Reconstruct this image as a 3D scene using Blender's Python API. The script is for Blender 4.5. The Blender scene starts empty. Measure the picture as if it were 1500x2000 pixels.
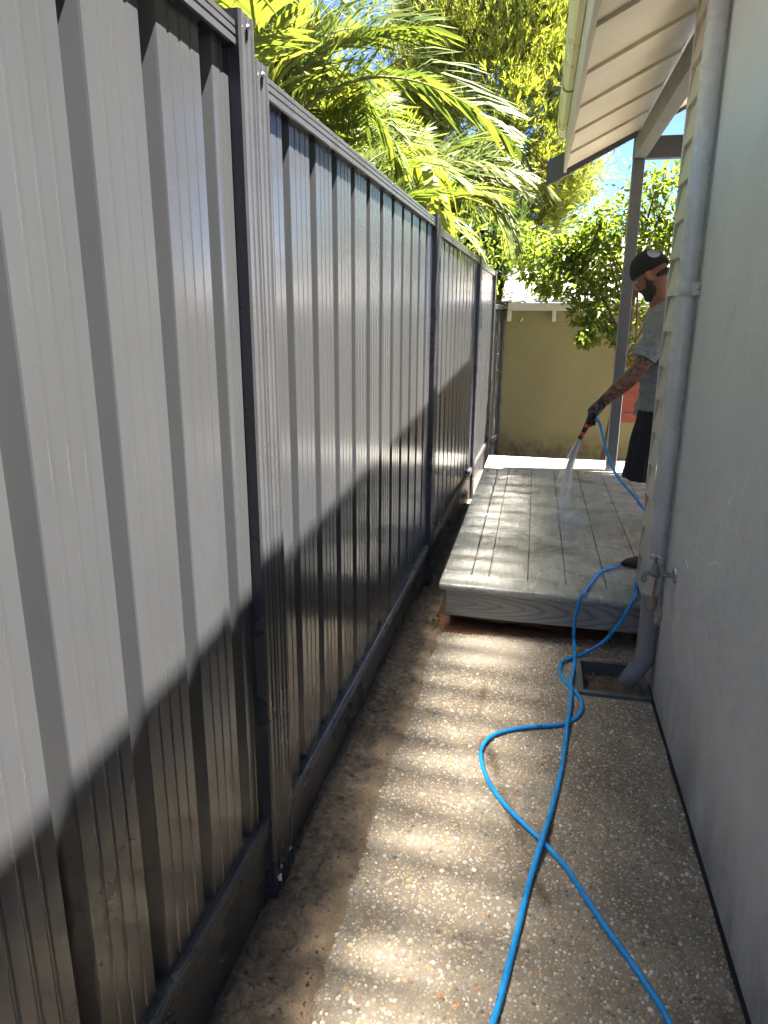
import bpy, bmesh, math, random
import numpy as np
from mathutils import Vector, Matrix, noise as mnoise

random.seed(7)
RNG = np.random.default_rng(11)
sc = bpy.context.scene
COL = sc.collection

# ------------------------------------------------------------------ camera, sky, sun, exposure
cam_d = bpy.data.cameras.new('camera')
cam = bpy.data.objects.new('camera', cam_d)
COL.objects.link(cam)
cam_d.sensor_fit = 'VERTICAL'
cam_d.sensor_height = 24.0
cam_d.sensor_width = 18.0
cam_d.lens = 16.668
cam_d.clip_start = 0.05
cam_d.clip_end = 500.0
CR = Matrix(((0.979, -0.060, 0.195), (0.204, 0.260, -0.944), (0.006, 0.964, 0.267))).to_quaternion().to_matrix()
cam.matrix_world = Matrix.Translation((0, 0, 1.53)) @ CR.to_4x4()
sc.camera = cam

SUN = Vector((0.316, 0.045, 0.948)).normalized()
world = bpy.data.worlds.new('World')
sc.world = world
world.use_nodes = True
wn = world.node_tree.nodes
wl = world.node_tree.links
sky = wn.new('ShaderNodeTexSky')
sky.sky_type = 'NISHITA'
sky.sun_disc = False
sky.sun_elevation = math.asin(SUN.z)
sky.sun_rotation = math.atan2(SUN.x, SUN.y)
sky.air_density = 0.3
sky.dust_density = 0.0
sky.ozone_density = 5.0
wl.new(sky.outputs[0], wn['Background'].inputs[0])
wn['Background'].inputs[1].default_value = 0.05
sun_d = bpy.data.lights.new('sun', 'SUN')
sun_d.energy = 5.0
sun_d.angle = math.radians(0.53)
sun_d.color = (1.0, 0.955, 0.88)
sun = bpy.data.objects.new('sun', sun_d)
sun.rotation_euler = SUN.to_track_quat('Z', 'Y').to_euler()
sun.location = (4, 0, 9)
COL.objects.link(sun)
sc.view_settings.view_transform = 'Standard'
sc.view_settings.look = 'None'
sc.view_settings.exposure = 3.9
sc.view_settings.gamma = 1.0
sc.view_settings.use_curve_mapping = False
sc.render.engine = 'CYCLES'
sc.cycles.use_denoising = True
sc.cycles.max_bounces = 7
sc.cycles.diffuse_bounces = 4
sc.cycles.glossy_bounces = 4
sc.cycles.transmission_bounces = 6
sc.cycles.transparent_max_bounces = 12
sc.cycles.use_adaptive_sampling = True
sc.cycles.adaptive_threshold = 0.02
sc.cycles.caustics_reflective = True
sc.cycles.caustics_refractive = False
sc.cycles.blur_glossy = 0.0
sc.cycles.sample_clamp_indirect = 22.0
sc.cycles.use_guiding = True
sc.cycles.guiding_training_samples = 64

# ------------------------------------------------------------------ helpers
def tag(o, label=None, cat=None, group=None, kind=None):
    if label: o['label'] = label
    if cat: o['category'] = cat
    if group: o['group'] = group
    if kind: o['kind'] = kind
    return o

def empty(name, loc=(0, 0, 0), rz=0.0, parent=None):
    o = bpy.data.objects.new(name, None)
    o.location = loc
    o.rotation_euler = (0, 0, rz)
    o.empty_display_size = 0.1
    if parent: o.parent = parent
    COL.objects.link(o)
    return o

def link(name, me, mat=None, parent=None):
    if mat is not None and not me.materials:
        me.materials.append(mat)
    o = bpy.data.objects.new(name, me)
    if parent is not None: o.parent = parent
    COL.objects.link(o)
    return o

def mesh_np(name, V, F, smooth=False):
    """V (n,3), F (m,k) int array with constant k, or a list of tuples"""
    me = bpy.data.meshes.new(name)
    if isinstance(F, np.ndarray):
        V = np.asarray(V, np.float32)
        k = F.shape[1]
        me.vertices.add(len(V)); me.vertices.foreach_set('co', V.ravel())
        me.loops.add(F.size); me.loops.foreach_set('vertex_index', F.ravel().astype(np.int32))
        me.polygons.add(len(F))
        me.polygons.foreach_set('loop_start', np.arange(0, F.size, k, dtype=np.int32))
        me.update(calc_edges=True)
    else:
        me.from_pydata([tuple(v) for v in V], [], F)
        me.update()
    me.polygons.foreach_set('use_smooth', np.full(len(me.polygons), bool(smooth)))
    me.update()
    return me

class MB:
    """collects simple solids in one bmesh"""
    def __init__(self): self.bm = bmesh.new()
    def box(self, x0, x1, y0, y1, z0, z1, bev=0.0, seg=1):
        vs = [self.bm.verts.new(p) for p in ((x0,y0,z0),(x1,y0,z0),(x1,y1,z0),(x0,y1,z0),(x0,y0,z1),(x1,y0,z1),(x1,y1,z1),(x0,y1,z1))]
        fs = [self.bm.faces.new([vs[i] for i in q]) for q in ((3,2,1,0),(4,5,6,7),(0,1,5,4),(1,2,6,5),(2,3,7,6),(3,0,4,7))]
        if bev > 0:
            es = list({e for f in fs for e in f.edges})
            bmesh.ops.bevel(self.bm, geom=es, offset=bev, segments=seg, affect='EDGES', profile=0.6)
        return self
    def hexa(self, pts, bev=0.0):
        vs = [self.bm.verts.new(p) for p in pts]
        fs = [self.bm.faces.new([vs[i] for i in q]) for q in ((3,2,1,0),(4,5,6,7),(0,1,5,4),(1,2,6,5),(2,3,7,6),(3,0,4,7))]
        if bev > 0:
            es = list({e for f in fs for e in f.edges})
            bmesh.ops.bevel(self.bm, geom=es, offset=bev, segments=1, affect='EDGES')
        return self
    def prism(self, prof, a, b, axis='y'):
        """closed profile of (u, z) swept along axis from a to b"""
        def P(u, w, t): return (u, t, w) if axis == 'y' else (t, u, w)
        A = [self.bm.verts.new(P(u, w, a)) for u, w in prof]
        B = [self.bm.verts.new(P(u, w, b)) for u, w in prof]
        n = len(prof)
        for i in range(n):
            self.bm.faces.new((A[i], A[(i+1) % n], B[(i+1) % n], B[i]))
        self.bm.faces.new(A[::-1]); self.bm.faces.new(B)
        return self
    def rings(self, R, cap=True, closed=True):
        """loft through rings: list of lists of points"""
        L = [[self.bm.verts.new(p) for p in r] for r in R]
        n = len(R[0])
        for a, b in zip(L[:-1], L[1:]):
            for i in range(n if closed else n - 1):
                j = (i + 1) % n
                self.bm.faces.new((a[i], a[j], b[j], b[i]))
        if cap:
            self.bm.faces.new(L[0][::-1]); self.bm.faces.new(L[-1])
        return self
    def ball(self, c, r, u=12, v=8, M=None):
        rx, ry, rz = (r, r, r) if not hasattr(r, '__len__') else r
        T = Matrix.Translation(c) @ ((M.to_4x4()) if M is not None else Matrix.Identity(4)) @ Matrix.Diagonal((rx, ry, rz, 1))
        bmesh.ops.create_uvsphere(self.bm, u_segments=u, v_segments=v, radius=1.0, matrix=T)
        return self
    def limb(self, pts, rad, n=12, round_ends=True):
        """tapered limb: rings along a chain of points with a radius each (number or (ra, rb))"""
        pts = [Vector(p) for p in pts]
        R = []
        up0 = None
        for i, p in enumerate(pts):
            d = (pts[min(i+1, len(pts)-1)] - pts[max(i-1, 0)]).normalized()
            if up0 is None:
                up0 = Vector((1, 0, 0)) if abs(d.z) > 0.9 else d.orthogonal().normalized()
            s = up0 - d * up0.dot(d)
            s.normalize(); up0 = s
            t = d.cross(s)
            r = rad[i]
            ra, rb = r if hasattr(r, '__len__') else (r, r)
            R.append([p + s * (ra * math.cos(2*math.pi*k/n)) + t * (rb * math.sin(2*math.pi*k/n)) for k in range(n)])
        self.rings(R)
        if round_ends:
            for p, r in ((pts[0], rad[0]), (pts[-1], rad[-1])):
                rr = min(r) if hasattr(r, '__len__') else r
                self.ball(p, rr, 10, 8)
        return self
    def mesh(self, name, smooth=False):
        bmesh.ops.recalc_face_normals(self.bm, faces=self.bm.faces)
        me = bpy.data.meshes.new(name)
        self.bm.to_mesh(me); self.bm.free()
        if smooth:
            me.polygons.foreach_set('use_smooth', np.ones(len(me.polygons), bool))
        return me
    def build(self, name, mat, parent=None, smooth=False):
        return link(name, self.mesh(name, smooth), mat, parent)

def remeshed(mb, name, voxel, mat, parent=None, smooth_iter=4, disp=None):
    """one continuous surface out of overlapping solids"""
    tmp = link('tmp_' + name, mb.mesh(name), None)
    m = tmp.modifiers.new('r', 'REMESH'); m.mode = 'VOXEL'; m.voxel_size = voxel; m.use_smooth_shade = True
    if smooth_iter:
        s = tmp.modifiers.new('s', 'SMOOTH'); s.factor = 0.5; s.iterations = smooth_iter
    dg = bpy.context.evaluated_depsgraph_get()
    me = bpy.data.meshes.new_from_object(tmp.evaluated_get(dg))
    me.name = name
    old = tmp.data
    bpy.data.objects.remove(tmp); bpy.data.meshes.remove(old)
    me.materials.clear()
    me.polygons.foreach_set('use_smooth', np.ones(len(me.polygons), bool))
    return link(name, me, mat, parent)

def catmull(P, n):
    P = [np.array(p, float) for p in P]
    P = [2*P[0]-P[1]] + P + [2*P[-1]-P[-2]]
    out = []
    for i in range(1, len(P)-2):
        for k in range(n):
            t = k / n
            p0, p1, p2, p3 = P[i-1], P[i], P[i+1], P[i+2]
            out.append(0.5*((2*p1)+(-p0+p2)*t+(2*p0-5*p1+4*p2-p3)*t*t+(-p0+3*p1-3*p2+p3)*t**3))
    out.append(P[-2])
    return np.array(out)

def tube_mesh(name, pts, rad, n=10):
    pts = np.asarray(pts, float)
    N = len(pts)
    rad = np.full(N, rad) if np.isscalar(rad) else np.asarray(rad)
    T = np.gradient(pts, axis=0); T /= np.linalg.norm(T, axis=1)[:, None] + 1e-12
    s = np.cross(T[0], [0.13, 0.2, 0.97]); s /= np.linalg.norm(s)
    V = []; 
    for i in range(N):
        s = s - T[i]*(s@T[i]); s /= np.linalg.norm(s)
        b = np.cross(T[i], s)
        a = np.arange(n)*2*math.pi/n
        V.append(pts[i] + rad[i]*(np.cos(a)[:, None]*s + np.sin(a)[:, None]*b))
    V = np.concatenate(V)
    i, k = np.meshgrid(np.arange(N-1), np.arange(n), indexing='ij')
    F = np.stack([i*n+k, i*n+(k+1) % n, (i+1)*n+(k+1) % n, (i+1)*n+k], -1).reshape(-1, 4)
    me = mesh_np(name, V, F, True)
    L = np.concatenate([[0], np.cumsum(np.linalg.norm(np.diff(pts, axis=0), axis=1))])
    at = me.attributes.new('along', 'FLOAT', 'POINT'); at.data.foreach_set('value', np.repeat(L, n).astype(np.float32))
    at = me.attributes.new('around', 'FLOAT', 'POINT'); at.data.foreach_set('value', np.tile(np.arange(n)/n, N).astype(np.float32))
    return me

# ------------------------------------------------------------------ materials
class Mat:
    def __init__(self, name):
        self.m = bpy.data.materials.new(name); self.m.use_nodes = True
        self.t = self.m.node_tree; self.b = self.t.nodes['Principled BSDF']
        self._tc = None
    def n(self, typ, **kw):
        nd = self.t.nodes.new(typ)
        for k, v in kw.items(): setattr(nd, k, v)
        return nd
    def l(self, a, b): self.t.links.new(a, b)
    def coord(self, scale=(1, 1, 1), world=False):
        if world:
            src = self.n('ShaderNodeNewGeometry').outputs['Position']
        else:
            src = self.n('ShaderNodeTexCoord').outputs['Object']
        mp = self.n('ShaderNodeMapping'); mp.inputs['Scale'].default_value = scale
        self.l(src, mp.inputs[0]); return mp.outputs[0]
    def noise(self, scale, detail=4, rough=0.55, vec=None, dist=0.0):
        nd = self.n('ShaderNodeTexNoise'); nd.inputs['Scale'].default_value = scale
        nd.inputs['Detail'].default_value = detail; nd.inputs['Roughness'].default_value = rough
        nd.inputs['Distortion'].default_value = dist
        self.l(vec if vec is not None else self.coord(), nd.inputs['Vector'])
        return nd.outputs['Fac']
    def ramp(self, fac, stops, interp='LINEAR'):
        r = self.n('ShaderNodeValToRGB'); r.color_ramp.interpolation = interp
        e = r.color_ramp.elements
        while len(e) < len(stops): e.new(0.5)
        for el, (p, c) in zip(e, stops):
            el.position = p
            el.color = (*c, 1) if hasattr(c, '__len__') else (c, c, c, 1)
        self.l(fac, r.inputs[0]); return r.outputs[0]
    def mix(self, fac, a, b, mode='MIX'):
        m = self.n('ShaderNodeMix', data_type='RGBA', blend_type=mode)
        for sock, v in ((m.inputs[0], fac), (m.inputs[6], a), (m.inputs[7], b)):
            if hasattr(v, 'is_linked'): self.l(v, sock)
            elif hasattr(v, '__len__'): sock.default_value = (*v, 1)
            else: sock.default_value = v
        return m.outputs[2]
    def math(self, op, a, b=0.0, c=0.0):
        m = self.n('ShaderNodeMath', operation=op)
        for s, v in zip(m.inputs, (a, b, c)):
            if hasattr(v, 'is_linked'): self.l(v, s)
            else: s.default_value = v
        return m.outputs[0]
    def bump(self, h, strength=0.3, dist=0.01):
        b = self.n('ShaderNodeBump'); b.inputs['Strength'].default_value = strength; b.inputs['Distance'].default_value = dist
        self.l(h, b.inputs['Height']); self.l(b.outputs[0], self.b.inputs['Normal'])
    def set(self, col=None, rough=None, spec=None, metal=None):
        for nm, v in (('Base Color', col), ('Roughness', rough), ('Specular IOR Level', spec), ('Metallic', metal)):
            if v is None: continue
            if hasattr(v, 'is_linked'): self.l(v, self.b.inputs[nm])
            elif hasattr(v, '__len__'): self.b.inputs[nm].default_value = (*v, 1)
            else: self.b.inputs[nm].default_value = v
        return self

def simple(name, col, rough=0.5, var=0.15, scale=8.0, bump=0.0, bscale=60.0, metal=0.0, spec=0.5, stretch=(1, 1, 1)):
    M = Mat(name)
    f = M.noise(scale, 5, 0.6, M.coord(stretch))
    lo = tuple(c*(1-var) for c in col); hi = tuple(min(1, c*(1+var)) for c in col)
    c = M.ramp(f, [(0.3, lo), (0.7, hi)])
    r = M.ramp(f, [(0.3, max(0, rough-0.07)), (0.7, min(1, rough+0.07))])
    M.set(c, r, spec, metal)
    if bump: M.bump(M.noise(bscale, 3, 0.6), bump, 0.004)
    return M.m

# steel fence paint: satin dark grey with dust
def fence_paint():
    M = Mat('fence_paint')
    f = M.noise(3.0, 5, 0.6, M.coord((1, 1, 0.35)))
    c = M.ramp(f, [(0.3, (0.036, 0.037, 0.0395)), (0.7, (0.045, 0.046, 0.0485))])
    geo = M.coord(world=True)
    sep = M.n('ShaderNodeSeparateXYZ'); M.l(geo, sep.inputs[0])
    low = M.ramp(sep.outputs[2], [(0.2, 1.0), (0.75, 0.0)])
    speck = M.ramp(M.noise(90, 2, 0.5), [(0.70, 0.0), (0.75, 1.0)])
    c = M.mix(M.math('MULTIPLY', M.math('MULTIPLY', speck, low), 0.25), c, (0.05, 0.036, 0.026))
    dust = M.math('MULTIPLY', low, M.ramp(M.noise(5, 6, 0.7), [(0.4, 0.0), (0.75, 0.2)]))
    c = M.mix(dust, c, (0.19, 0.15, 0.115))
    M.set(c, M.ramp(M.noise(2.2, 4, 0.6), [(0.3, 0.19), (0.7, 0.25)]), 0.42)
    M.b.inputs['Coat Weight'].default_value = 0.2
    M.b.inputs['Coat Roughness'].default_value = 0.215
    return M.m
M_fence = fence_paint()
M_fence_trim = simple('fence_trim_paint', (0.045, 0.0455, 0.048), 0.3, 0.1, 6)
M_screw = simple('zinc_screw', (0.6, 0.6, 0.6), 0.3, 0.1, 20, metal=1.0)

def render_wall():
    M = Mat('painted_render')
    f = M.noise(1.9, 8, 0.72, M.coord((1, 1, 0.7)), 0.8)
    c = M.ramp(f, [(0.3, (0.525, 0.528, 0.54)), (0.7, (0.615, 0.618, 0.63))])
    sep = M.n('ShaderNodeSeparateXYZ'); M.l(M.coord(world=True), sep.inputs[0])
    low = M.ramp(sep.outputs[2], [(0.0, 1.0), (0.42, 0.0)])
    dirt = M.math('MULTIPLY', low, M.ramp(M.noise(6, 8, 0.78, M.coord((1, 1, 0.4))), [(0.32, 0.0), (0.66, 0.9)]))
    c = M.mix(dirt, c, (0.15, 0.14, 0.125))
    M.set(c, 0.62, 0.35)
    h = M.math('ADD', M.noise(130, 3, 0.6), M.math('MULTIPLY', M.noise(7, 5, 0.65, None, 0.6), 6.0))
    M.bump(h, 0.32, 0.003)
    return M.m
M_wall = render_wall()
M_board = simple('weatherboard_paint', (0.46, 0.435, 0.375), 0.5, 0.06, 5, 0.1, 120, stretch=(1, 0.2, 1))
M_pipe = simple('downpipe_paint', (0.47, 0.47, 0.465), 0.27, 0.05, 6, 0.06, 60)
M_pipe_dark = simple('elbow_paint', (0.20, 0.205, 0.205), 0.36, 0.08, 6)
M_cream = simple('cream_eave_paint', (0.62, 0.57, 0.42), 0.5, 0.08, 3, 0.12, 50, stretch=(0.4, 2, 1))
M_cream_roof = simple('pale_roof_sheet', (0.62, 0.61, 0.57), 0.45, 0.06, 4)
M_gutter = simple('gutter_enamel', (0.58, 0.56, 0.40), 0.3, 0.05, 4)
M_grey = simple('grey_trim_paint', (0.085, 0.087, 0.094), 0.45, 0.08, 6, 0.08, 70)
M_postp = simple('veranda_post_paint', (0.13, 0.133, 0.14), 0.45, 0.06, 6, 0.08, 70)

def deck_mat():
    M = Mat('wet_grey_decking')
    oi = M.n('ShaderNodeObjectInfo')
    v = M.coord((14, 1.1, 14), world=True)
    add = M.n('ShaderNodeVectorMath', operation='ADD'); M.l(v, add.inputs[0])
    cm = M.n('ShaderNodeCombineXYZ'); M.l(M.math('MULTIPLY', oi.outputs['Random'], 30.0), cm.inputs[1]); M.l(cm.outputs[0], add.inputs[1])
    g = M.noise(3.0, 6, 0.65, add.outputs[0], 1.2)
    c = M.ramp(g, [(0.28, (0.27, 0.262, 0.235)), (0.5, (0.41, 0.397, 0.357)), (0.72, (0.51, 0.49, 0.44))])
    st = M.ramp(M.noise(4.2, 6, 0.72, M.coord(world=True), 0.6), [(0.5, 0.0), (0.68, 0.75)])
    c = M.mix(st, c, (0.17, 0.135, 0.09))
    wet = M.ramp(M.noise(3.1, 5, 0.65, M.coord(world=True), 0.4), [(0.36, 0.0), (0.64, 1.0)])
    ds = M.n('ShaderNodeVectorMath', operation='DISTANCE'); M.l(M.coord((1, 0.75, 1), world=True), ds.inputs[0]); ds.inputs[1].default_value = (0.36, 3.36, 0.25)
    near = M.ramp(M.math('ADD', ds.outputs['Value'], M.math('MULTIPLY', M.noise(5, 4, 0.6, M.coord(world=True)), 0.35)), [(0.35, 1.0), (0.55, 0.0)])
    wet = M.math('MAXIMUM', wet, near)
    c = M.mix(M.math('MULTIPLY', wet, 0.35), c, M.mix(1.0, c, (0.45, 0.45, 0.44), 'MULTIPLY'))
    M.set(c, M.ramp(wet, [(0.0, 0.42), (1.0, 0.12)]), 0.5)
    h = M.math('ADD', M.math('MULTIPLY', g, 0.6), M.math('MULTIPLY', M.noise(75, 4, 0.7, M.coord(world=True)), 1.2))
    M.bump(h, 0.5, 0.004)
    return M.m
M_deck = deck_mat()

def woodface_mat():
    M = Mat('grey_painted_timber')
    v = M.coord((1.0, 1.0, 1.0), world=True)
    d = M.noise(1.3, 3, 0.5, v)
    mp = M.n('ShaderNodeMapping'); mp.inputs['Location'].default_value = (0.35, 0.0, -1.35); mp.inputs['Scale'].default_value = (1.1, 0.3, 9.0)
    M.l(v, mp.inputs[0])
    w = M.n('ShaderNodeTexWave', wave_type='RINGS', rings_direction='Y')
    w.inputs['Scale'].default_value = 2.6; w.inputs['Distortion'].default_value = 3.5
    w.inputs['Detail'].default_value = 2.0; w.inputs['Detail Scale'].default_value = 1.0
    M.l(mp.outputs[0], w.inputs['Vector'])
    c = M.ramp(w.outputs['Fac'], [(0.04, (0.19, 0.185, 0.17)), (0.22, (0.275, 0.27, 0.245)), (1.0, (0.30, 0.292, 0.265))])
    c = M.mix(M.ramp(d, [(0.45, 0.0), (0.7, 0.4)]), c, (0.17, 0.165, 0.14))
    M.set(c, 0.5, 0.4); M.bump(w.outputs['Fac'], 0.25, 0.003)
    return M.m
M_fascia_wood = woodface_mat()
M_dark_timber = simple('dark_joist_timber', (0.035, 0.028, 0.022), 0.8, 0.3, 9)

def stain_mask(M, p, spots):
    out = None
    for (x, y, rx, ry, rot) in spots:
        mp = M.n('ShaderNodeMapping'); mp.vector_type = 'TEXTURE'
        mp.inputs['Location'].default_value = (x, y, 0); mp.inputs['Rotation'].default_value = (0, 0, rot); mp.inputs['Scale'].default_value = (rx, ry, 1)
        M.l(p, mp.inputs[0])
        ln = M.n('ShaderNodeVectorMath', operation='LENGTH'); M.l(mp.outputs[0], ln.inputs[0])
        v = M.math('ADD', ln.outputs['Value'], M.math('MULTIPLY', M.math('SUBTRACT', M.noise(22, 5, 0.7, p), 0.5), 1.6))
        f = M.ramp(v, [(0.35, 1.0), (1.0, 0.0)])
        out = f if out is None else M.math('MAXIMUM', out, f)
    return out
STAINS = [(-0.131, 2.67, 0.020, 0.20, 0.0), (-0.06, 2.24, 0.030, 0.12, 0.25), (0.02, 1.95, 0.022, 0.22, 0.33), (0.10, 1.68, 0.02, 0.12, 0.4), (-0.10, 2.35, 0.05, 0.06, 0)]
def path_mat():
    M = Mat('aggregate_matrix')
    p = M.coord(world=True)
    f = M.noise(24, 6, 0.7, p)
    c = M.ramp(f, [(0.3, (0.20, 0.163, 0.115)), (0.7, (0.34, 0.28, 0.197))])
    big = M.ramp(M.noise(2.6, 5, 0.65, p, 0.5), [(0.42, 0.0), (0.66, 0.7)])
    c = M.mix(big, c, (0.085, 0.065, 0.05))
    c = M.mix(M.math('MULTIPLY', stain_mask(M, p, [(-0.12, 3.12, 0.42, 0.22, 0.0)]), 0.6), c, (0.36, 0.315, 0.245))
    c = M.mix(M.math('MULTIPLY', stain_mask(M, p, STAINS), 0.8), c, (0.10, 0.06, 0.028))
    M.set(c, 0.55, 0.4); M.bump(M.noise(160, 3, 0.7, p), 0.7, 0.004)
    return M.m
M_path = path_mat()
def pebble_mat():
    M = Mat('river_pebbles')
    a = M.n('ShaderNodeAttribute', attribute_name='tint')
    p = M.coord(world=True)
    c = M.mix(M.ramp(M.noise(260, 3, 0.6, p), [(0.35, 0.0), (0.7, 0.45)]), a.outputs['Color'], M.mix(1.0, a.outputs['Color'], (0.62, 0.6, 0.56), 'MULTIPLY'))
    big = M.ramp(M.noise(2.6, 5, 0.65, p, 0.5), [(0.42, 0.0), (0.66, 0.5)])
    c = M.mix(big, c, M.mix(1.0, c, (0.55, 0.47, 0.38), 'MULTIPLY'))
    c = M.mix(M.math('MULTIPLY', stain_mask(M, p, [(-0.12, 3.12, 0.42, 0.22, 0.0)]), 0.6), c, (0.36, 0.315, 0.245))
    c = M.mix(M.math('MULTIPLY', stain_mask(M, p, STAINS), 0.7), c, (0.12, 0.075, 0.035))
    M.set(c, 0.36, 0.5)
    return M.m
M_peb = pebble_mat()
def soil_mat():
    M = Mat('loose_dark_soil')
    p = M.coord(world=True)
    a = M.n('ShaderNodeAttribute', attribute_name='sand')
    f = M.noise(40, 8, 0.75, p)
    c = M.ramp(f, [(0.3, (0.05, 0.038, 0.028)), (0.55, (0.145, 0.112, 0.08)), (0.75, (0.25, 0.195, 0.138))])
    s = M.ramp(M.noise(150, 4, 0.7, p), [(0.3, (0.21, 0.15, 0.095)), (0.7, (0.35, 0.255, 0.165))])
    c = M.mix(a.outputs['Fac'], c, s)
    M.set(c, 0.85, 0.25); M.bump(M.noise(110, 6, 0.75, p), 0.9, 0.008)
    return M.m
M_soil = soil_mat()
M_ground = simple('bare_ground', (0.11, 0.085, 0.06), 0.9, 0.4, 3, 0.5, 40)
def stain_sand():
    M = Mat('red_sand'); p = M.coord(world=True)
    c = M.ramp(M.noise(60, 6, 0.7, p), [(0.3, (0.10, 0.045, 0.022)), (0.7, (0.23, 0.115, 0.06))])
    M.set(c, 0.85, 0.2); M.bump(M.noise(140, 4, 0.7, p), 0.8, 0.005); return M.m
M_redsand = stain_sand()

def hose_mat():
    M = Mat('blue_hose_vinyl')
    al = M.n('ShaderNodeAttribute', attribute_name='along').outputs['Fac']
    ar = M.n('ShaderNodeAttribute', attribute_name='around').outputs['Fac']
    fr = M.math('FRACT', M.math('MULTIPLY', al, 3.1))
    a = M.math('LESS_THAN', fr, 0.075)
    cell = M.n('ShaderNodeTexNoise', noise_dimensions='1D'); cell.inputs['Scale'].default_value = 260.0; cell.inputs['Detail'].default_value = 1.0
    M.l(al, cell.inputs['W'])
    b = M.math('GREATER_THAN', cell.outputs['Fac'], 0.47)
    ar2 = M.math('FRACT', M.math('MULTIPLY', ar, 2.0))
    side = M.math('MULTIPLY', M.math('GREATER_THAN', ar2, 0.3), M.math('LESS_THAN', ar2, 0.62))
    pr = M.math('MULTIPLY', M.math('MULTIPLY', a, b), side)
    f = M.noise(14, 4, 0.6)
    c = M.ramp(f, [(0.3, (0.010, 0.25, 0.62)), (0.7, (0.02, 0.33, 0.74))])
    c = M.mix(M.ramp(M.noise(34, 6, 0.75), [(0.55, 0.0), (0.8, 0.4)]), c, (0.16, 0.13, 0.09))
    c = M.mix(M.math('MULTIPLY', pr, 0.85), c, (0.01, 0.012, 0.02))
    M.set(c, 0.27, 0.5); return M.m
M_hose = hose_mat()
M_rubber = simple('black_rubber', (0.012, 0.012, 0.013), 0.55, 0.2, 20, 0.2, 90)
M_tap = simple('green_brass_patina', (0.20, 0.245, 0.205), 0.45, 0.3, 40, 0.2, 160, metal=0.4)
M_chrome = simple('worn_chrome', (0.55, 0.54, 0.56), 0.25, 0.1, 30, metal=1.0)
M_spoon = simple('weathered_spoon', (0.23, 0.21, 0.165), 0.6, 0.25, 50, 0.3, 140)
M_spoon2 = simple('brown_spoon', (0.24, 0.17, 0.11), 0.6, 0.25, 50, 0.3, 140)
M_conc = simple('pit_concrete', (0.115, 0.115, 0.10), 0.8, 0.3, 22, 0.5, 120)
M_leafdry = simple('dry_leaf', (0.17, 0.09, 0.045), 0.75, 0.6, 14)
def garage_wall():
    M = Mat('yellow_green_render')
    c = M.ramp(M.noise(1.4, 5, 0.6), [(0.3, (0.205, 0.187, 0.092)), (0.7, (0.255, 0.234, 0.115))])
    sep = M.n('ShaderNodeSeparateXYZ'); M.l(M.coord(world=True), sep.inputs[0])
    low = M.ramp(sep.outputs[2], [(0.0, 1.0), (0.22, 0.0)])
    d = M.math('MULTIPLY', low, M.ramp(M.noise(6, 6, 0.75), [(0.4, 0.0), (0.66, 0.95)]))
    c = M.mix(d, c, (0.09, 0.075, 0.045))
    M.set(c, 0.75, 0.25); M.bump(M.noise(60, 4, 0.65), 0.3, 0.006); return M.m
M_gwall = garage_wall()
M_shutter = simple('terracotta_paint', (0.24, 0.055, 0.028), 0.5, 0.15, 8, 0.1, 60)
M_whitep = simple('white_paint', (0.75, 0.74, 0.70), 0.5, 0.06, 8)
M_groof = simple('pale_cement_roof', (0.30, 0.27, 0.25), 0.7, 0.3, 4, 0.3, 30)

def leaf_mat(name, cols, rough=0.55, trans=0.45, tcol=None):
    M = Mat(name)
    oi = M.n('ShaderNodeObjectInfo')
    a = M.n('ShaderNodeAttribute', attribute_name='leaf_tint')
    n = M.noise(2.2, 4, 0.6, M.coord(world=True))
    k = M.math('ADD', M.math('MULTIPLY', a.outputs['Fac'], 0.62), M.math('ADD', M.math('MULTIPLY', oi.outputs['Random'], 0.18), M.math('MULTIPLY', n, 0.25)))
    c = M.ramp(k, [(i/(len(cols)-1)*0.9+0.05, q) for i, q in enumerate(cols)])
    M.set(c, rough, 0.4)
    tr = M.n('ShaderNodeBsdfTranslucent')
    M.l(M.mix(1.0, c, tcol or (1.35, 1.3, 0.6), 'MULTIPLY'), tr.inputs[0])
    mx = M.n('ShaderNodeMixShader'); mx.inputs[0].default_value = trans
    M.l(M.b.outputs[0], mx.inputs[1]); M.l(tr.outputs[0], mx.inputs[2])
    M.l(mx.outputs[0], M.t.nodes['Material Output'].inputs[0])
    return M.m
M_palm = leaf_mat('palm_leaf', [(0.03, 0.06, 0.014), (0.08, 0.115, 0.026), (0.135, 0.155, 0.034), (0.22, 0.205, 0.07)])
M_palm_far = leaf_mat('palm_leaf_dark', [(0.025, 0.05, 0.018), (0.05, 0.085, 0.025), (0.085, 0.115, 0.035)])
M_conif = leaf_mat('conifer_spray', [(0.085, 0.11, 0.02), (0.17, 0.20, 0.032), (0.26, 0.28, 0.048), (0.36, 0.34, 0.07)], 0.6, 0.5)
M_brown = leaf_mat('dead_spray', [(0.09, 0.045, 0.02), (0.15, 0.085, 0.04)], 0.7, 0.2, (1.1, 0.9, 0.6))
M_citrus = leaf_mat('citrus_leaf', [(0.04, 0.07, 0.014), (0.085, 0.125, 0.022), (0.13, 0.175, 0.03), (0.19, 0.215, 0.04)], 0.25, 0.5)
M_drac = leaf_mat('strap_leaf', [(0.10, 0.15, 0.015), (0.15, 0.19, 0.022), (0.22, 0.22, 0.05)], 0.35, 0.45)
M_cane = simple('palm_cane', (0.13, 0.12, 0.045), 0.6, 0.3, 12)
M_bark = simple('tree_bark', (0.10, 0.065, 0.04), 0.85, 0.35, 14, 0.6, 50, stretch=(1, 1, 0.3))

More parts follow.
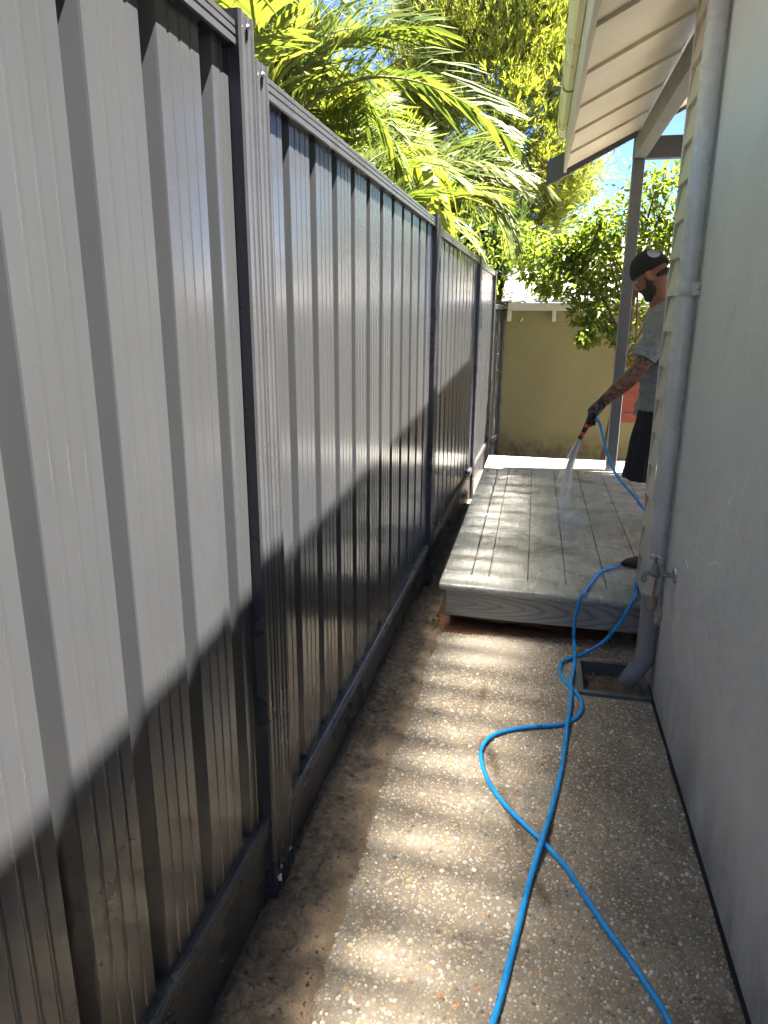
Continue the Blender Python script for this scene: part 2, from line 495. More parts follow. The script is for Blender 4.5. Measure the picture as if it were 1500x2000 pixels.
def skin_mat():
    M = Mat('tattooed_skin')
    p = M.coord(world=True)
    base = M.ramp(M.noise(12, 4, 0.6, p), [(0.3, (0.25, 0.11, 0.068)), (0.7, (0.32, 0.145, 0.09))])
    w = M.n('ShaderNodeTexVoronoi', feature='DISTANCE_TO_EDGE'); w.inputs['Scale'].default_value = 17.0
    dv = M.n('ShaderNodeVectorMath', operation='ADD'); M.l(p, dv.inputs[0])
    nz = M.n('ShaderNodeTexNoise'); nz.inputs['Scale'].default_value = 9.0; M.l(p, nz.inputs['Vector'])
    sc_ = M.n('ShaderNodeVectorMath', operation='SCALE'); sc_.inputs['Scale'].default_value = 0.09; M.l(nz.outputs['Color'], sc_.inputs[0]); M.l(sc_.outputs[0], dv.inputs[1])
    M.l(dv.outputs[0], w.inputs['Vector'])
    line = M.ramp(w.outputs['Distance'], [(0.03, 1.0), (0.09, 0.0)])
    shade = M.ramp(M.noise(24, 5, 0.6, p, 2.0), [(0.42, 0.0), (0.6, 0.8)])
    ink = M.math('MAXIMUM', line, shade)
    sep = M.n('ShaderNodeSeparateXYZ'); M.l(p, sep.inputs[0])
    arm = M.math('MULTIPLY', M.math('LESS_THAN', sep.outputs[2], 1.46), M.math('GREATER_THAN', sep.outputs[2], 0.95))
    arm = M.math('MULTIPLY', arm, M.math('LESS_THAN', sep.outputs[1], 4.57))
    c = M.mix(M.math('MULTIPLY', M.math('MULTIPLY', ink, arm), 0.85), base, (0.028, 0.027, 0.03))
    M.set(c, 0.5, 0.4); return M.m
M_skin = skin_mat()
def shirt_mat():
    M = Mat('grey_marl_jersey')
    f = M.noise(120, 4, 0.7, M.coord((1, 1, 0.5)))
    c = M.ramp(f, [(0.3, (0.19, 0.195, 0.215)), (0.7, (0.30, 0.305, 0.325))])
    M.set(c, 0.9, 0.15)
    h = M.math('ADD', M.math('MULTIPLY', M.noise(7, 4, 0.6, M.coord((1, 1, 2.2)), 1.5), 1.0), M.math('MULTIPLY', f, 0.03))
    M.bump(h, 0.55, 0.03); return M.m
M_shirt = shirt_mat()
M_shorts = simple('black_cotton', (0.012, 0.012, 0.014), 0.85, 0.3, 12, 0.4, 14)
M_cap = simple('black_cap_cloth', (0.011, 0.011, 0.013), 0.85, 0.3, 30, 0.3, 200)
M_hair = simple('dark_beard_hair', (0.035, 0.022, 0.015), 0.8, 0.5, 120, 0.5, 220)
M_logo = simple('grey_embroidery', (0.45, 0.45, 0.5), 0.8, 0.15, 60)
M_logo_dark = simple('dark_embroidery', (0.03, 0.03, 0.04), 0.8, 0.2, 60)
M_glove = simple('black_nitrile', (0.012, 0.013, 0.017), 0.3, 0.2, 20)
M_orange = simple('orange_grip', (0.55, 0.07, 0.03), 0.45, 0.1, 20)
def water_mat():
    M = Mat('spray_water')
    M.set((0.97, 0.96, 0.94), 0.15, 0.5)
    M.b.inputs['Transmission Weight'].default_value = 0.35
    M.b.inputs['IOR'].default_value = 1.33
    M.b.inputs['Alpha'].default_value = 0.72
    return M.m
M_water = water_mat()
M_drop = water_mat(); M_drop.name = 'water_droplet'
M_drop.node_tree.nodes['Principled BSDF'].inputs['Alpha'].default_value = 0.5

# ------------------------------------------------------------------ ground
g = link('ground', mesh_np('ground', [(-150, -150, -0.16), (150, -150, -0.16), (150, 150, -0.16), (-150, 150, -0.16)], [(0, 1, 2, 3)]), M_ground)
tag(g, kind='structure', label='bare brown earth around the house', cat='ground')

def path_edge(y):
    y = np.asarray(y, float)
    return -0.392 + 0.010*np.sin(y*2.3+0.6) + 0.006*np.sin(y*7.7+1.0) + 0.004*np.sin(y*23.0)
bm = MB()
ys = np.linspace(-6.0, 3.9, 240)
# slab with an outline that follows the broken left edge, and a square hole for the drain pit
PX0, PX1, PY0, PY1 = 0.275, 0.548, 2.80, 3.085
me_rows = []
V = []; F = []
xs_n = 12
def slab_rows():
    cuts = sorted(set(list(ys) + [PY0, PY1]))
    for y in cuts:
        x0 = float(path_edge(y)) - 0.03
        row = [x0] + list(np.linspace(x0, PX0, 7)[1:]) + [PX1, 0.60]
        V.extend([(x, y, 0.0) for x in row])
    n = 9
    for i in range(len(cuts)-1):
        for k in range(n-1):
            if k == 6 and cuts[i] >= PY0-1e-6 and cuts[i+1] <= PY1+1e-6: continue
            a = i*n+k
            F.append((a, a+1, a+n+1, a+n))
slab_rows()
path = link('path', mesh_np('path', V, F), M_path)
tag(path, kind='structure', label='exposed aggregate concrete side path between fence and grey wall', cat='path')
sol = path.modifiers.new('thick', 'SOLIDIFY'); sol.thickness = 0.09; sol.offset = -1.0

# pebbles set in the slab
def pebbles():
    sp = 0.0104
    gx = np.arange(-0.43, 0.565, sp); gy = np.arange(0.75, 3.62, sp)
    X, Y = np.meshgrid(gx, gy)
    X = X + (np.arange(len(gy)) % 2)[:, None]*sp*0.5
    X = X.ravel() + RNG.normal(0, sp*0.27, X.size); Y = Y.ravel() + RNG.normal(0, sp*0.27, Y.size)
    keep = (X > path_edge(Y)-0.02) & (X < 0.556) & ~((X > PX0-0.03) & (X < PX1+0.05) & (Y > PY0-0.03) & (Y < PY1+0.03)) & (RNG.random(X.size) < 0.93)
    X, Y = X[keep], Y[keep]; N = len(X)
    r = np.clip(RNG.lognormal(math.log(0.0046), 0.32, N), 0.002, 0.009)
    asp = RNG.uniform(0.62, 1.0, N); th = RNG.uniform(0, math.pi, N)
    h = r*RNG.uniform(0.28, 0.55, N)
    k = np.arange(6)*math.pi/3
    rings = []
    for fr, hz in ((1.0, -0.0012), (0.66, 0.72)):
        jit = RNG.uniform(0.86, 1.14, (N, 6))
        lx = r[:, None]*fr*np.cos(k)*jit; ly = (r*asp)[:, None]*fr*np.sin(k)*jit
        px = X[:, None] + lx*np.cos(th)[:, None] - ly*np.sin(th)[:, None]
        py = Y[:, None] + lx*np.sin(th)[:, None] + ly*np.cos(th)[:, None]
        pz = np.full_like(px, hz) if fr == 1.0 else np.repeat((h*hz)[:, None], 6, 1)
        rings.append(np.stack([px, py, pz], -1))
    top = np.stack([X, Y, h], -1)[:, None]
    V = np.concatenate([rings[0], rings[1], top], 1)            # N,13,3
    f = []
    for i in range(6):
        j = (i+1) % 6
        f += [(i, j, 6+j), (i, 6+j, 6+i), (6+i, 6+j, 12)]
    f = np.array(f)
    F = (np.arange(N)*13)[:, None, None] + f[None]
    me = mesh_np('aggregate', V.reshape(-1, 3), F.reshape(-1, 3), True)
    pal = np.array([(0.30, 0.28, 0.25), (0.40, 0.37, 0.32), (0.22, 0.20, 0.18), (0.56, 0.53, 0.47), (0.35, 0.26, 0.16), (0.42, 0.31, 0.18), (0.13, 0.115, 0.10), (0.62, 0.60, 0.56), (0.36, 0.17, 0.07), (0.25, 0.22, 0.16)])
    pr = np.array([.24, .17, .14, .05, .13, .09, .06, .015, .015, .09]); pr /= pr.sum()
    c = pal[RNG.choice(len(pal), N, p=pr)]*RNG.uniform(0.95, 1.45, (N, 1))*np.array([[1.04, 1.0, 0.93]])
    col = np.ones((N, 13, 4), np.float32); col[:, :, :3] = c[:, None]
    at = me.color_attributes.new('tint', 'FLOAT_COLOR', 'POINT'); at.data.foreach_set('color', col.ravel())
    o = link('aggregate', me, M_peb, path)
    tag(o, kind='stuff')
pebbles()

# soil strip between path and fence, with washed sand on its path side
def fence_x(y): return -0.597 + 0.0212*(y-1.6)
def soil():
    ny, nx = 1300, 30
    yy = np.linspace(-5.8, 8.7, ny)
    V = np.zeros((ny, nx, 3)); S = np.zeros((ny, nx))
    for i, y in enumerate(yy):
        e = float(path_edge(y)) + 0.018*mnoise.noise((y*2.3, 3.3, 0)) + 0.016*mnoise.noise((y*7.0, 1.3, 0)) + 0.014*mnoise.noise((y*19.0, 7.3, 0)) + 0.009*mnoise.noise((y*55.0, 7.3, 0)) + 0.004*mnoise.noise((y*150.0, 2.3, 0))
        x0 = fence_x(y) - 0.05
        for k in range(nx):
            t = k/(nx-1)
            x = x0 + (e-x0)*t
            q = mnoise.noise((x*14, y*14, 2.0))
            z = 0.022*(1-t)**0.7 + 0.006 + 0.016*mnoise.noise((x*9, y*5, 0))*(1-t*0.6) + 0.007*mnoise.noise((x*38, y*38, 4)) + 0.004*mnoise.noise((x*90, y*90, 9))
            z = max(z, 0.0035) if t > 0.5 else z
            if t > 0.9: z = z*(1-t)/0.1 - 0.004*(t-0.9)/0.1
            if y > 3.5: z -= min(0.10, (y-3.5)*0.12)
            V[i, k] = (x, y, z)
            S[i, k] = min(1, max(0, (t-0.62)*3.0 + q*1.0 + 0.9*mnoise.noise((y*1.7, 5.0, x*4))))
    i, k = np.meshgrid(np.arange(ny-1), np.arange(nx-1), indexing='ij')
    F = np.stack([i*nx+k, i*nx+k+1, (i+1)*nx+k+1, (i+1)*nx+k], -1).reshape(-1, 4)
    me = mesh_np('soil_strip', V.reshape(-1, 3), F, True)
    at = me.attributes.new('sand', 'FLOAT', 'POINT'); at.data.foreach_set('value', S.ravel().astype(np.float32))
    o = link('soil_strip', me, M_soil); tag(o, kind='structure', label='strip of dark loose soil and washed sand along the fence foot', cat='soil')
    # clods
    ico = [(0,0,1),(0.894,0,0.447),(0.276,0.851,0.447),(-0.724,0.526,0.447),(-0.724,-0.526,0.447),(0.276,-0.851,0.447),(0.724,0.526,-0.447),(-0.276,0.851,-0.447),(-0.894,0,-0.447),(-0.276,-0.851,-0.447),(0.724,-0.526,-0.447),(0,0,-1)]
    fi = np.array([(0,1,2),(0,2,3),(0,3,4),(0,4,5),(0,5,1),(1,6,2),(2,7,3),(3,8,4),(4,9,5),(5,10,1),(6,7,2),(7,8,3),(8,9,4),(9,10,5),(10,6,1),(11,7,6),(11,8,7),(11,9,8),(11,10,9),(11,6,10)])
    ico = np.array(ico)
    N = 16000
    ii = RNG.integers(0, ny, N); kk = np.clip((RNG.beta(1.2, 2.0, N)*nx).astype(int), 0, nx-4)
    c = V[ii, kk] + RNG.normal(0, 0.004, (N, 3))*np.array([1, 1, 0.1])
    r = np.clip(RNG.lognormal(math.log(0.0024), 0.6, N), 0.0008, 0.013)
    P = ico[None]*r[:, None, None]*RNG.uniform(0.6, 1.25, (N, 12, 1))*np.array([1, 1, 0.75]) + c[:, None]
    me = mesh_np('clods', P.reshape(-1, 3), ((np.arange(N)*12)[:, None, None]+fi[None]).reshape(-1, 3), True)
    at = me.attributes.new('sand', 'FLOAT', 'POINT'); at.data.foreach_set('value', np.repeat(RNG.random(N)*0.25, 12).astype(np.float32))
    o2 = link('clods', me, M_soil, o); tag(o2, kind='stuff')
    # straw bits
    mb = MB()
    for _ in range(60):
        y = random.uniform(0.9, 3.6); x = random.uniform(fence_x(y)+0.02, -0.40); a = random.uniform(0, 6.28); L = random.uniform(0.012, 0.045)
        z = 0.03 + random.uniform(0, .006)
        mb.limb([(x, y, z), (x+math.cos(a)*L*.5, y+math.sin(a)*L*.5, z+.003), (x+math.cos(a)*L, y+math.sin(a)*L, z-.004)], [.0006, .0007, .0004], 5, False)
    o3 = mb.build('straw', M_spoon, o); tag(o3, kind='stuff')
soil()
# red sand bank under the deck front
def red_sand():
    ny, nx = 24, 80
    V = np.zeros((ny, nx, 3))
    for i in range(ny):
        for k in range(nx):
            u = k/(nx-1); v = i/(ny-1)
            x = -0.42 + 0.86*u
            yf = 3.255 + 0.03*u - 0.02*mnoise.noise((x*6, 2, 1)) + 0.05*u*u
            y = yf + (3.75-yf)*v
            z = 0.012*min(1, v*5)*(1-0.5*u) + 0.010*mnoise.noise((x*16, y*16, 3))*min(1, v*6) - 0.002 + (0.003 if v > 0 else -0.004)
            V[i, k] = (x, y, z + 0.006*min(1, v*8))
    i, k = np.meshgrid(np.arange(ny-1), np.arange(nx-1), indexing='ij')
    F = np.stack([i*nx+k, i*nx+k+1, (i+1)*nx+k+1, (i+1)*nx+k], -1).reshape(-1, 4)
    o = link('sand_patch', mesh_np('sand_patch', V.reshape(-1, 3), F, True), M_redsand)
    tag(o, kind='structure', label='reddish sand washed under the front of the deck', cat='sand')
red_sand()

# ------------------------------------------------------------------ steel fence
FENCE = empty('steel_fence', (fence_x(0.0), 0, 0), -math.atan(0.0212))
tag(FENCE, 'tall dark grey corrugated steel panel fence running down the left side', 'fence')
PITCH = 0.2
def sheet_profile():
    """one pitch of the sheet: (s along fence, depth), seen first the broad pan with three fine grooves, then the recess"""
    P = [(0.0, 0.0)]
    for gpos in (0.036, 0.074, 0.112):
        P += [(gpos-0.005, 0.0), (gpos-0.001, -0.0011), (gpos+0.002, -0.0011), (gpos+0.006, 0.0)]
    P += [(0.147, 0.0), (0.150, -0.002), (0.156, -0.038), (0.171, -0.040), (0.1975, -0.002)]
    return P
def fence_sheet(y0, y1, z0, z1, name, shift, seed=0.0, ybay=0.0, sbay=0.0):
    prof = []
    s = -shift
    while s < (y1-y0)+PITCH:
        for a, d in sheet_profile():
            prof.append((s+a, d))
        s += PITCH
    Wd = y1-y0
    pa = np.array([a for a, d in prof]); pd_ = np.array([d for a, d in prof])
    inner = [(a, d) for a, d in prof if 1e-4 < a < Wd-1e-4]
    prof = [(0.0, float(np.interp(0.0, pa, pd_)))] + inner + [(Wd, float(np.interp(Wd, pa, pd_)))]
    rows = 9
    zz = np.linspace(z0, z1, rows)
    n = len(prof); V = np.zeros((rows, n, 3))
    for r, z in enumerate(zz):
        for i, (a, d) in enumerate(prof):
            q_ = y0+a-ybay+sbay+1e-6
            pan = math.floor(q_/PITCH)
            loc = q_ - pan*PITCH
            warp = 0.0009*mnoise.noise((seed+pan*3.7, z*1.3, 0)) + (loc-0.075)*0.010*mnoise.noise((seed+pan*9.1, z*0.9, 5))
            V[r, i] = (-0.018 + d + (warp if d > -0.01 else 0), y0+a, z)
    i, k = np.meshgrid(np.arange(rows-1), np.arange(n-1), indexing='ij')
    F = np.stack([i*n+k, i*n+k+1, (i+1)*n+k+1, (i+1)*n+k], -1).reshape(-1, 4)
    return link(name, mesh_np(name, V.reshape(-1, 3), F), M_fence, FENCE)
def rail_profile(x, z0, h, d):
    """U rail seen from the front, with two rolled grooves"""
    g1, g2 = z0+h*0.36, z0+h*0.68
    return [(x-d, z0), (x-0.003, z0), (x, z0+0.003), (x, g1-0.003), (x-0.003, g1), (x, g1+0.003), (x, g2-0.002), (x-0.003, g2), (x, g2+0.002), (x, z0+h-0.005), (x-0.006, z0+h), (x-d, z0+h)]
def fence_bay(y0, y1, zt, zp, shift):
    zt0 = zt-0.048
    MB().prism(rail_profile(0.0, zt0, 0.048, 0.062), y0, y1).build('top_rail', M_fence_trim, FENCE)
    MB().prism(rail_profile(0.002, zp-0.046, 0.046, 0.064), y0, y1).build('bottom_rail', M_fence_trim, FENCE)
    # plinth sheet with shallow ridges
    pr = [(-0.03, -0.14), (-0.012, -0.14), (-0.012, zp-0.075), (-0.006, zp-0.068), (-0.006, zp-0.060), (-0.012, zp-0.054), (-0.012, zp-0.0465), (-0.03, zp-0.0465)]
    MB().prism(pr, y0, y1).build('plinth', M_fence_trim, FENCE)
    n = max(1, round((y1-y0)/0.78)); w = (y1-y0)/n
    for i in range(n):
        fence_sheet(y0+i*w+(0.0 if i == 0 else 0.0), y0+(i+1)*w, zp-0.02, zt0+0.02, 'sheet', (shift + i*w) % PITCH, y0*7.3, y0, shift)
def fence_post(ya, yb, za, zb, zbot=-0.14):
    """two channels back to back, each lipped"""
    m = (ya+yb)/2
    root = None
    for (a, b, zt) in ((ya, m-0.001, za), (m+0.001, yb, zb)):
        w = b-a
        prof = []
        mb = MB()
        # plan outline of a C channel front: lips rolled at both edges
        out = [(-0.066, a), (0.006, a), (0.011, a+0.004), (0.011, a+w*0.18), (0.007, a+w*0.24), (0.007, a+w*0.44), (0.010, a+w*0.5), (0.010, a+w*0.6), (0.007, a+w*0.66), (0.007, a+w*0.8), (0.011, b-w*0.14), (0.011, b-0.004), (0.006, b), (-0.066, b)]
        A = [mb.bm.verts.new((x, y, zbot)) for x, y in out]; B = [mb.bm.verts.new((x, y, zt)) for x, y in out]
        nn = len(out)
        for i in range(nn): mb.bm.faces.new((A[i], A[(i+1) % nn], B[(i+1) % nn], B[i]))
        mb.bm.faces.new(A[::-1]); mb.bm.faces.new(B)
        p = mb.build('post', M_fence_trim, FENCE)
        for zz in (zt-0.022, 0.10):
            s = MB()
            c = Vector((0.0115, (a+b)/2, zz))
            s.rings([[c+Vector((dx, r*math.cos(k*math.pi/3), r*math.sin(k*math.pi/3))) for k in range(6)] for dx, r in ((0, .0065), (.001, .0065), (.0012, .0042), (.005, .0042))])
            s.build('screw', M_screw, p)
BAYS = [(-0.95, 1.472, 2.075, 0.279, 0.053), (1.603, 3.955, 2.023, 0.229, 0.0), (4.065, 6.31, 1.998, 0.212, 0.05), (6.42, 7.98, 1.985, 0.195, 0.02)]
BAYS += [(-3.42, -1.065, 2.10, 0.30, 0.0), (-5.9, -3.53, 2.10, 0.30, 0.0)]
for b in BAYS: fence_bay(*b)
fence_post(-3.535, -3.415, 2.115, 2.115)
fence_post(-1.07, -0.945, 2.115, 2.09)
fence_post(1.468, 1.607, 2.092, 2.030)
fence_post(3.950, 4.070, 2.040, 2.012)
fence_post(6.305, 6.425, 2.012, 1.998)
fence_post(7.975, 8.06, 1.995, 1.995)
# pale putty blob on the near post foot
mb = MB()
for dx, dy, dz, r in ((0, 0, 0, .006), (.001, .006, .004, .004), (0, -.005, .007, .004), (.001, .003, -.008, .0045)):
    mb.ball((0.012+dx, 1.488+dy, 0.075+dz), r, 8, 6)
mb.build('sealant', M_whitep, FENCE, True)

# lower fence return beside the garage
LOW = empty('low_fence_panel', (-0.452, 8.08, 0), -math.atan2(0.066, 0.62))
tag(LOW, 'short lower steel fence panel at the far end, against the yellow wall', 'fence')
def low_panel():
    prof = []; s = 0
    while s < 0.6:
        for a, d in sheet_profile(): prof.append((s+a, d))
        s += PITCH
    rows = [(-0.15), 1.60]
    V = [(-0.02+d, a, z) for z in rows for a, d in prof]; n = len(prof)
    F = [(k, k+1, n+k+1, n+k) for k in range(n-1)]
    link('sheet', mesh_np('sheet', V, F), M_fence, LOW)
    MB().prism(rail_profile(0.0, 1.60, 0.05, 0.06), 0.0, 0.6).build('top_rail', M_fence_trim, LOW)
    MB().prism(rail_profile(0.0, 0.10, 0.05, 0.06), 0.0, 0.6).build('bottom_rail', M_fence_trim, LOW)
    MB().box(-0.06, 0.012, 0.6, 0.66, -0.15, 1.68, 0.004).build('post', M_fence_trim, LOW)
low_panel()

# ------------------------------------------------------------------ house wall
HOUSE = empty('house', (0.56, 0.5, 0))
tag(HOUSE, 'grey rendered house wall with weatherboard end on the right', 'house')
def hb(name, mat, *a, bev=0.0):
    mb = MB(); mb.box(*a, bev)
    o = mb.build(name, mat, None); o.parent = HOUSE; o.matrix_parent_inverse = Matrix.Translation(HOUSE.location).inverted(); return o
def hparent(o, root):
    o.parent = root; o.matrix_parent_inverse = Matrix.Translation(root.location).inverted(); return o
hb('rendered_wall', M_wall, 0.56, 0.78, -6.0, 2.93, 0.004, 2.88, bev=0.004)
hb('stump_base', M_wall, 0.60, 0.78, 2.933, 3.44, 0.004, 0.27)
hb('end_wall', M_board, 0.60, 5.2, 3.36, 3.445, 0.28, 3.2)
hb('wall_core', M_board, 0.60, 0.72, 2.933, 3.357, 0.28, 2.88)
EXPO = 0.148
z = 0.285
while z < 2.86:
    # each board: tapered, thick at its lower edge
    mb = MB()
    zt = min(z+EXPO+0.012, 2.88)
    y0, y1 = 2.934, 3.452
    mb.hexa([(0.549, y0, z), (0.5985, y0, z), (0.5985, y1, z), (0.549, y1, z), (0.571, y0, zt), (0.5985, y0, zt), (0.5985, y1, zt), (0.571, y1, zt)])
    hparent(mb.build('weatherboard', M_board), HOUSE)
    z += EXPO
hb('corner_stop', M_board, 0.553, 0.62, 3.462, 3.486, 0.262, 2.88, bev=0.002)
# dark bitumen line at the wall foot
mb = MB()
yl = np.linspace(-5.9, 2.92, 150)
R = []
for y in yl:
    w = 0.006 + 0.004*mnoise.noise((y*5, 0, 0)) + 0.003*mnoise.noise((y*21, 0, 0))
    R.append([(0.5595, y, 0.016+w*0.3), (0.5595-w, y, 0.006), (0.5595-w*1.1, y, 0.0005), (0.5595, y, 0.0005)])
mb.rings(R)
hparent(mb.build('wall_foot_seal', M_rubber), HOUSE)

# ------------------------------------------------------------------ veranda roof
VER = empty('veranda', (0.69, 6.29, 0.25))
tag(VER, 'cream lined eave and veranda roof with gutter, grey beam and post', 'veranda')
def vb(name, mat, mb): return hparent(mb.build(name, mat), VER)
TAN = 0.495
def soff(x): return 2.615 + (x-0.155)*TAN
yb = 6.168
k = 0
while yb > -5.6:
    ya = yb-0.575
    # lapped soffit board: far edge higher than its near edge by the lap thickness
    mb = MB()
    x0, x1 = 0.156+0.001*(k % 2), 0.649
    dz = 0.0175
    mb.hexa([(x0, ya-0.014, soff(x0)), (x1, ya-0.014, soff(x1)), (x1, yb, soff(x1)+dz), (x0, yb, soff(x0)+dz),
             (x0, ya-0.014, soff(x0)+0.0172), (x1, ya-0.014, soff(x1)+0.0172), (x1, yb, soff(x1)+dz+0.016), (x0, yb, soff(x0)+dz+0.016)])
    vb('soffit_board', M_cream, mb)
    yb = ya; k += 1
vb('fascia', M_board, MB().box(0.128, 0.152, -6.0, 6.165, 2.60, 2.875, 0.003))
vb('roof_sheet', M_cream_roof, MB().hexa([(0.09, -6.1, 2.885), (4.2, -6.1, 2.885+4.11*TAN), (4.2, 6.29, 2.885+4.11*TAN), (0.09, 6.29, 2.885), (0.09, -6.1, 2.915), (4.2, -6.1, 2.915+4.11*TAN), (4.2, 6.29, 2.915+4.11*TAN), (0.09, 6.29, 2.915)]))
# far slope of the roof, out of view
vb('back_roof_sheet', M_cream_roof, MB().hexa([(4.205, -6.1, 2.885+4.11*TAN), (8, -6.1, 3.0), (8, 6.29, 3.0), (4.205, 6.29, 2.885+4.11*TAN), (4.205, -6.1, 2.915+4.11*TAN), (8, -6.1, 3.03), (8, 6.29, 3.03), (4.205, 6.29, 2.915+4.11*TAN)]))
# gutter: rolled quad profile, open at the top
gp = [(0.127, 2.935), (0.127, 2.838), (0.122, 2.832), (0.095, 2.830), (0.078, 2.838), (0.068, 2.855), (0.064, 2.88), (0.064, 2.915), (0.058, 2.922), (0.058, 2.932), (0.066, 2.937), (0.069, 2.93), (0.069, 2.88), (0.074, 2.858), (0.085, 2.843), (0.12, 2.837), (0.123, 2.935)]
mb = MB(); mb.prism(gp, -6.0, 6.10)
GUT = vb('gutter', M_gutter, mb)
mb = MB(); mb.prism([(0.127, 2.935), (0.127, 2.836), (0.122, 2.830), (0.095, 2.828), (0.077, 2.836), (0.066, 2.853), (0.062, 2.88), (0.062, 2.93)], 6.1005, 6.106)
vb('gutter_end_cap', M_grey, mb)
for yj in (4.9, 3.2, 1.4):
    mb = MB(); q = [(x-0.003 if x < 0.1 else x+0.001, z-0.003 if z < 2.86 else z) for x, z in gp[:10]]; q += [(0.07, 2.94), (0.127, 2.94)]
    mb.prism(q, yj, yj+0.03); vb('gutter_joint', M_grey, mb)
# barge board at the far end
def slope_board(x0, z0, x1, z1, h, y0, y1):
    return MB().hexa([(x0, y0, z0), (x1, y0, z1), (x1, y1, z1), (x0, y1, z0), (x0, y0, z0+h), (x1, y0, z1+h), (x1, y1, z1+h), (x0, y1, z0+h)], 0.002)
vb('barge_board', M_grey, slope_board(0.0, 2.505, 4.2, 2.505+4.2*0.515, 0.185, 6.175, 6.21))
vb('beam', M_postp, MB().box(0.650, 0.738, 3.50, 6.243, 2.70, 2.842, 0.003))
vb('ceiling_lining', M_cream, MB().hexa([(0.651, 3.5, soff(0.651)+0.012), (4.1, 3.5, soff(4.1)+0.012), (4.1, 6.17, soff(4.1)+0.012), (0.651, 6.17, soff(0.651)+0.012), (0.651, 3.5, soff(0.651)+0.03), (4.1, 3.5, soff(4.1)+0.03), (4.1, 6.17, soff(4.1)+0.03), (0.651, 6.17, soff(0.651)+0.03)]))
vb('cross_beam', M_grey, MB().box(0.742, 4.4, 6.25, 6.33, 2.70, 2.855, 0.003))
vb('post', M_postp, MB().box(0.650, 0.735, 6.248, 6.333, 0.252, 2.698, 0.004))
vb('post_head', M_grey, MB().box(0.647, 0.736, 6.247, 6.335, 2.699, 2.86, 0.003))

# ------------------------------------------------------------------ downpipe, pit
DP = empty('downpipe', (0.515, 2.83, 0.2))
tag(DP, 'round grey painted downpipe on the house wall, elbowed into the drain pit', 'downpipe')
def dp_tube(name, pts, r, mat=M_pipe, n=28):
    o = link(name, tube_mesh(name, pts, r, n), mat); return hparent(o, DP)
pipe_b, pipe_t = Vector((0.520, 2.855, 0.165)), Vector((0.520, 2.855, 2.80))
dp_tube('pipe', [pipe_b+(pipe_t-pipe_b)*t for t in np.linspace(0.105, 1, 12)], 0.0345)
dp_tube('lower_pipe', [Vector((0.520, 2.855, z)) for z in (0.148, 0.16, 0.3, 0.44, 0.450, 0.451)], [0.0365, 0.0365, 0.0365, 0.0365, 0.0362, 0.034], M_pipe_dark)
dp_tube('collar', [Vector((0.520, 2.855, z)) for z in (1.60, 1.601, 1.66, 1.661)], [0.0345, 0.0365, 0.0365, 0.0345])
dp_tube('joint_label', [Vector((0.520, 2.855, z)) for z in (0.545, 0.5455, 0.60, 0.6005)], [0.0344, 0.0349, 0.0349, 0.0344])
mb = MB(); mb.box(0.530, 0.5595, 2.812, 2.817, 1.605, 1.65, 0.001); mb.ball((0.548, 2.808, 1.63), 0.008, 10, 8)
o = mb.build('bracket', M_pipe); hparent(o, DP)
# mitred elbow, hollow at its end
def elbow():
    a = Vector((0.520, 2.855, 0.150)); d2 = Vector((-0.085, -0.01, -0.135)).normalized()
    mb = MB(); n = 28
    up = Vector((0, 0, -1)); half = (up+d2).normalized()
    def ring(c, axis, r, cut=None):
        s = Vector((0, 1, 0)); s = (s-axis*s.dot(axis)).normalized(); t = axis.cross(s)
        pts = []
        for k in range(n):
            p = c+s*(r*math.cos(2*math.pi*k/n))+t*(r*math.sin(2*math.pi*k/n))
            if cut is not None:
                p = p+axis*((c-p).dot(cut)/axis.dot(cut))
            pts.append(p)
        return pts
    c1 = a; end = a+d2*0.135
    R = [ring(c1+Vector((0, 0, 0.012)), d2, 0.0345), ring(c1, d2, 0.0378, half), ring(c1+d2*0.06, d2, 0.0378), ring(end, d2, 0.0378), ring(end, d2, 0.0348), ring(c1+d2*0.05, d2, 0.0348)]
    mb.rings(R[1:], cap=False)
    o = mb.build('elbow', M_pipe_dark, None, True); hparent(o, DP)
elbow()

PIT = empty('drain_pit', ((PX0+PX1)/2, (PY0+PY1)/2, 0))
tag(PIT, 'square concrete rimmed drain pit with leaf litter under the downpipe', 'drain pit')
def pitp(name, mat, mb): return hparent(mb.build(name, mat), PIT)
w = 0.026
pitp('rim', M_conc, MB().box(PX0-0.012, PX1+0.01, PY0-w+0.010, PY0+0.008, -0.10, 0.016, 0.003))
pitp('rim', M_conc, MB().box(PX0-0.012, PX1+0.01, PY1-0.008, PY1+w-0.010, -0.10, 0.014, 0.003))
pitp('rim', M_conc, MB().box(PX0-0.014, PX0+0.012, PY0+0.0085, PY1-0.0085, -0.10, 0.015, 0.003))
pitp('rim', M_conc, MB().box(PX1-0.02, PX1+0.009, PY0+0.0085, PY1-0.0085, -0.10, 0.013, 0.003))
V = []; nn = 22
for i in range(nn):
    for k in range(nn):
        x = PX0+(PX1-PX0)*i/(nn-1); y = PY0+(PY1-PY0)*k/(nn-1)
        V.append((x, y, -0.062+0.02*mnoise.noise((x*22, y*22, 0))+0.008*mnoise.noise((x*70, y*70, 2))))
F = [(i*nn+k, (i+1)*nn+k, (i+1)*nn+k+1, i*nn+k+1) for i in range(nn-1) for k in range(nn-1)]
o = link('pit_soil', mesh_np('pit_soil', V, F, True), M_soil); hparent(o, PIT)
mb = MB()
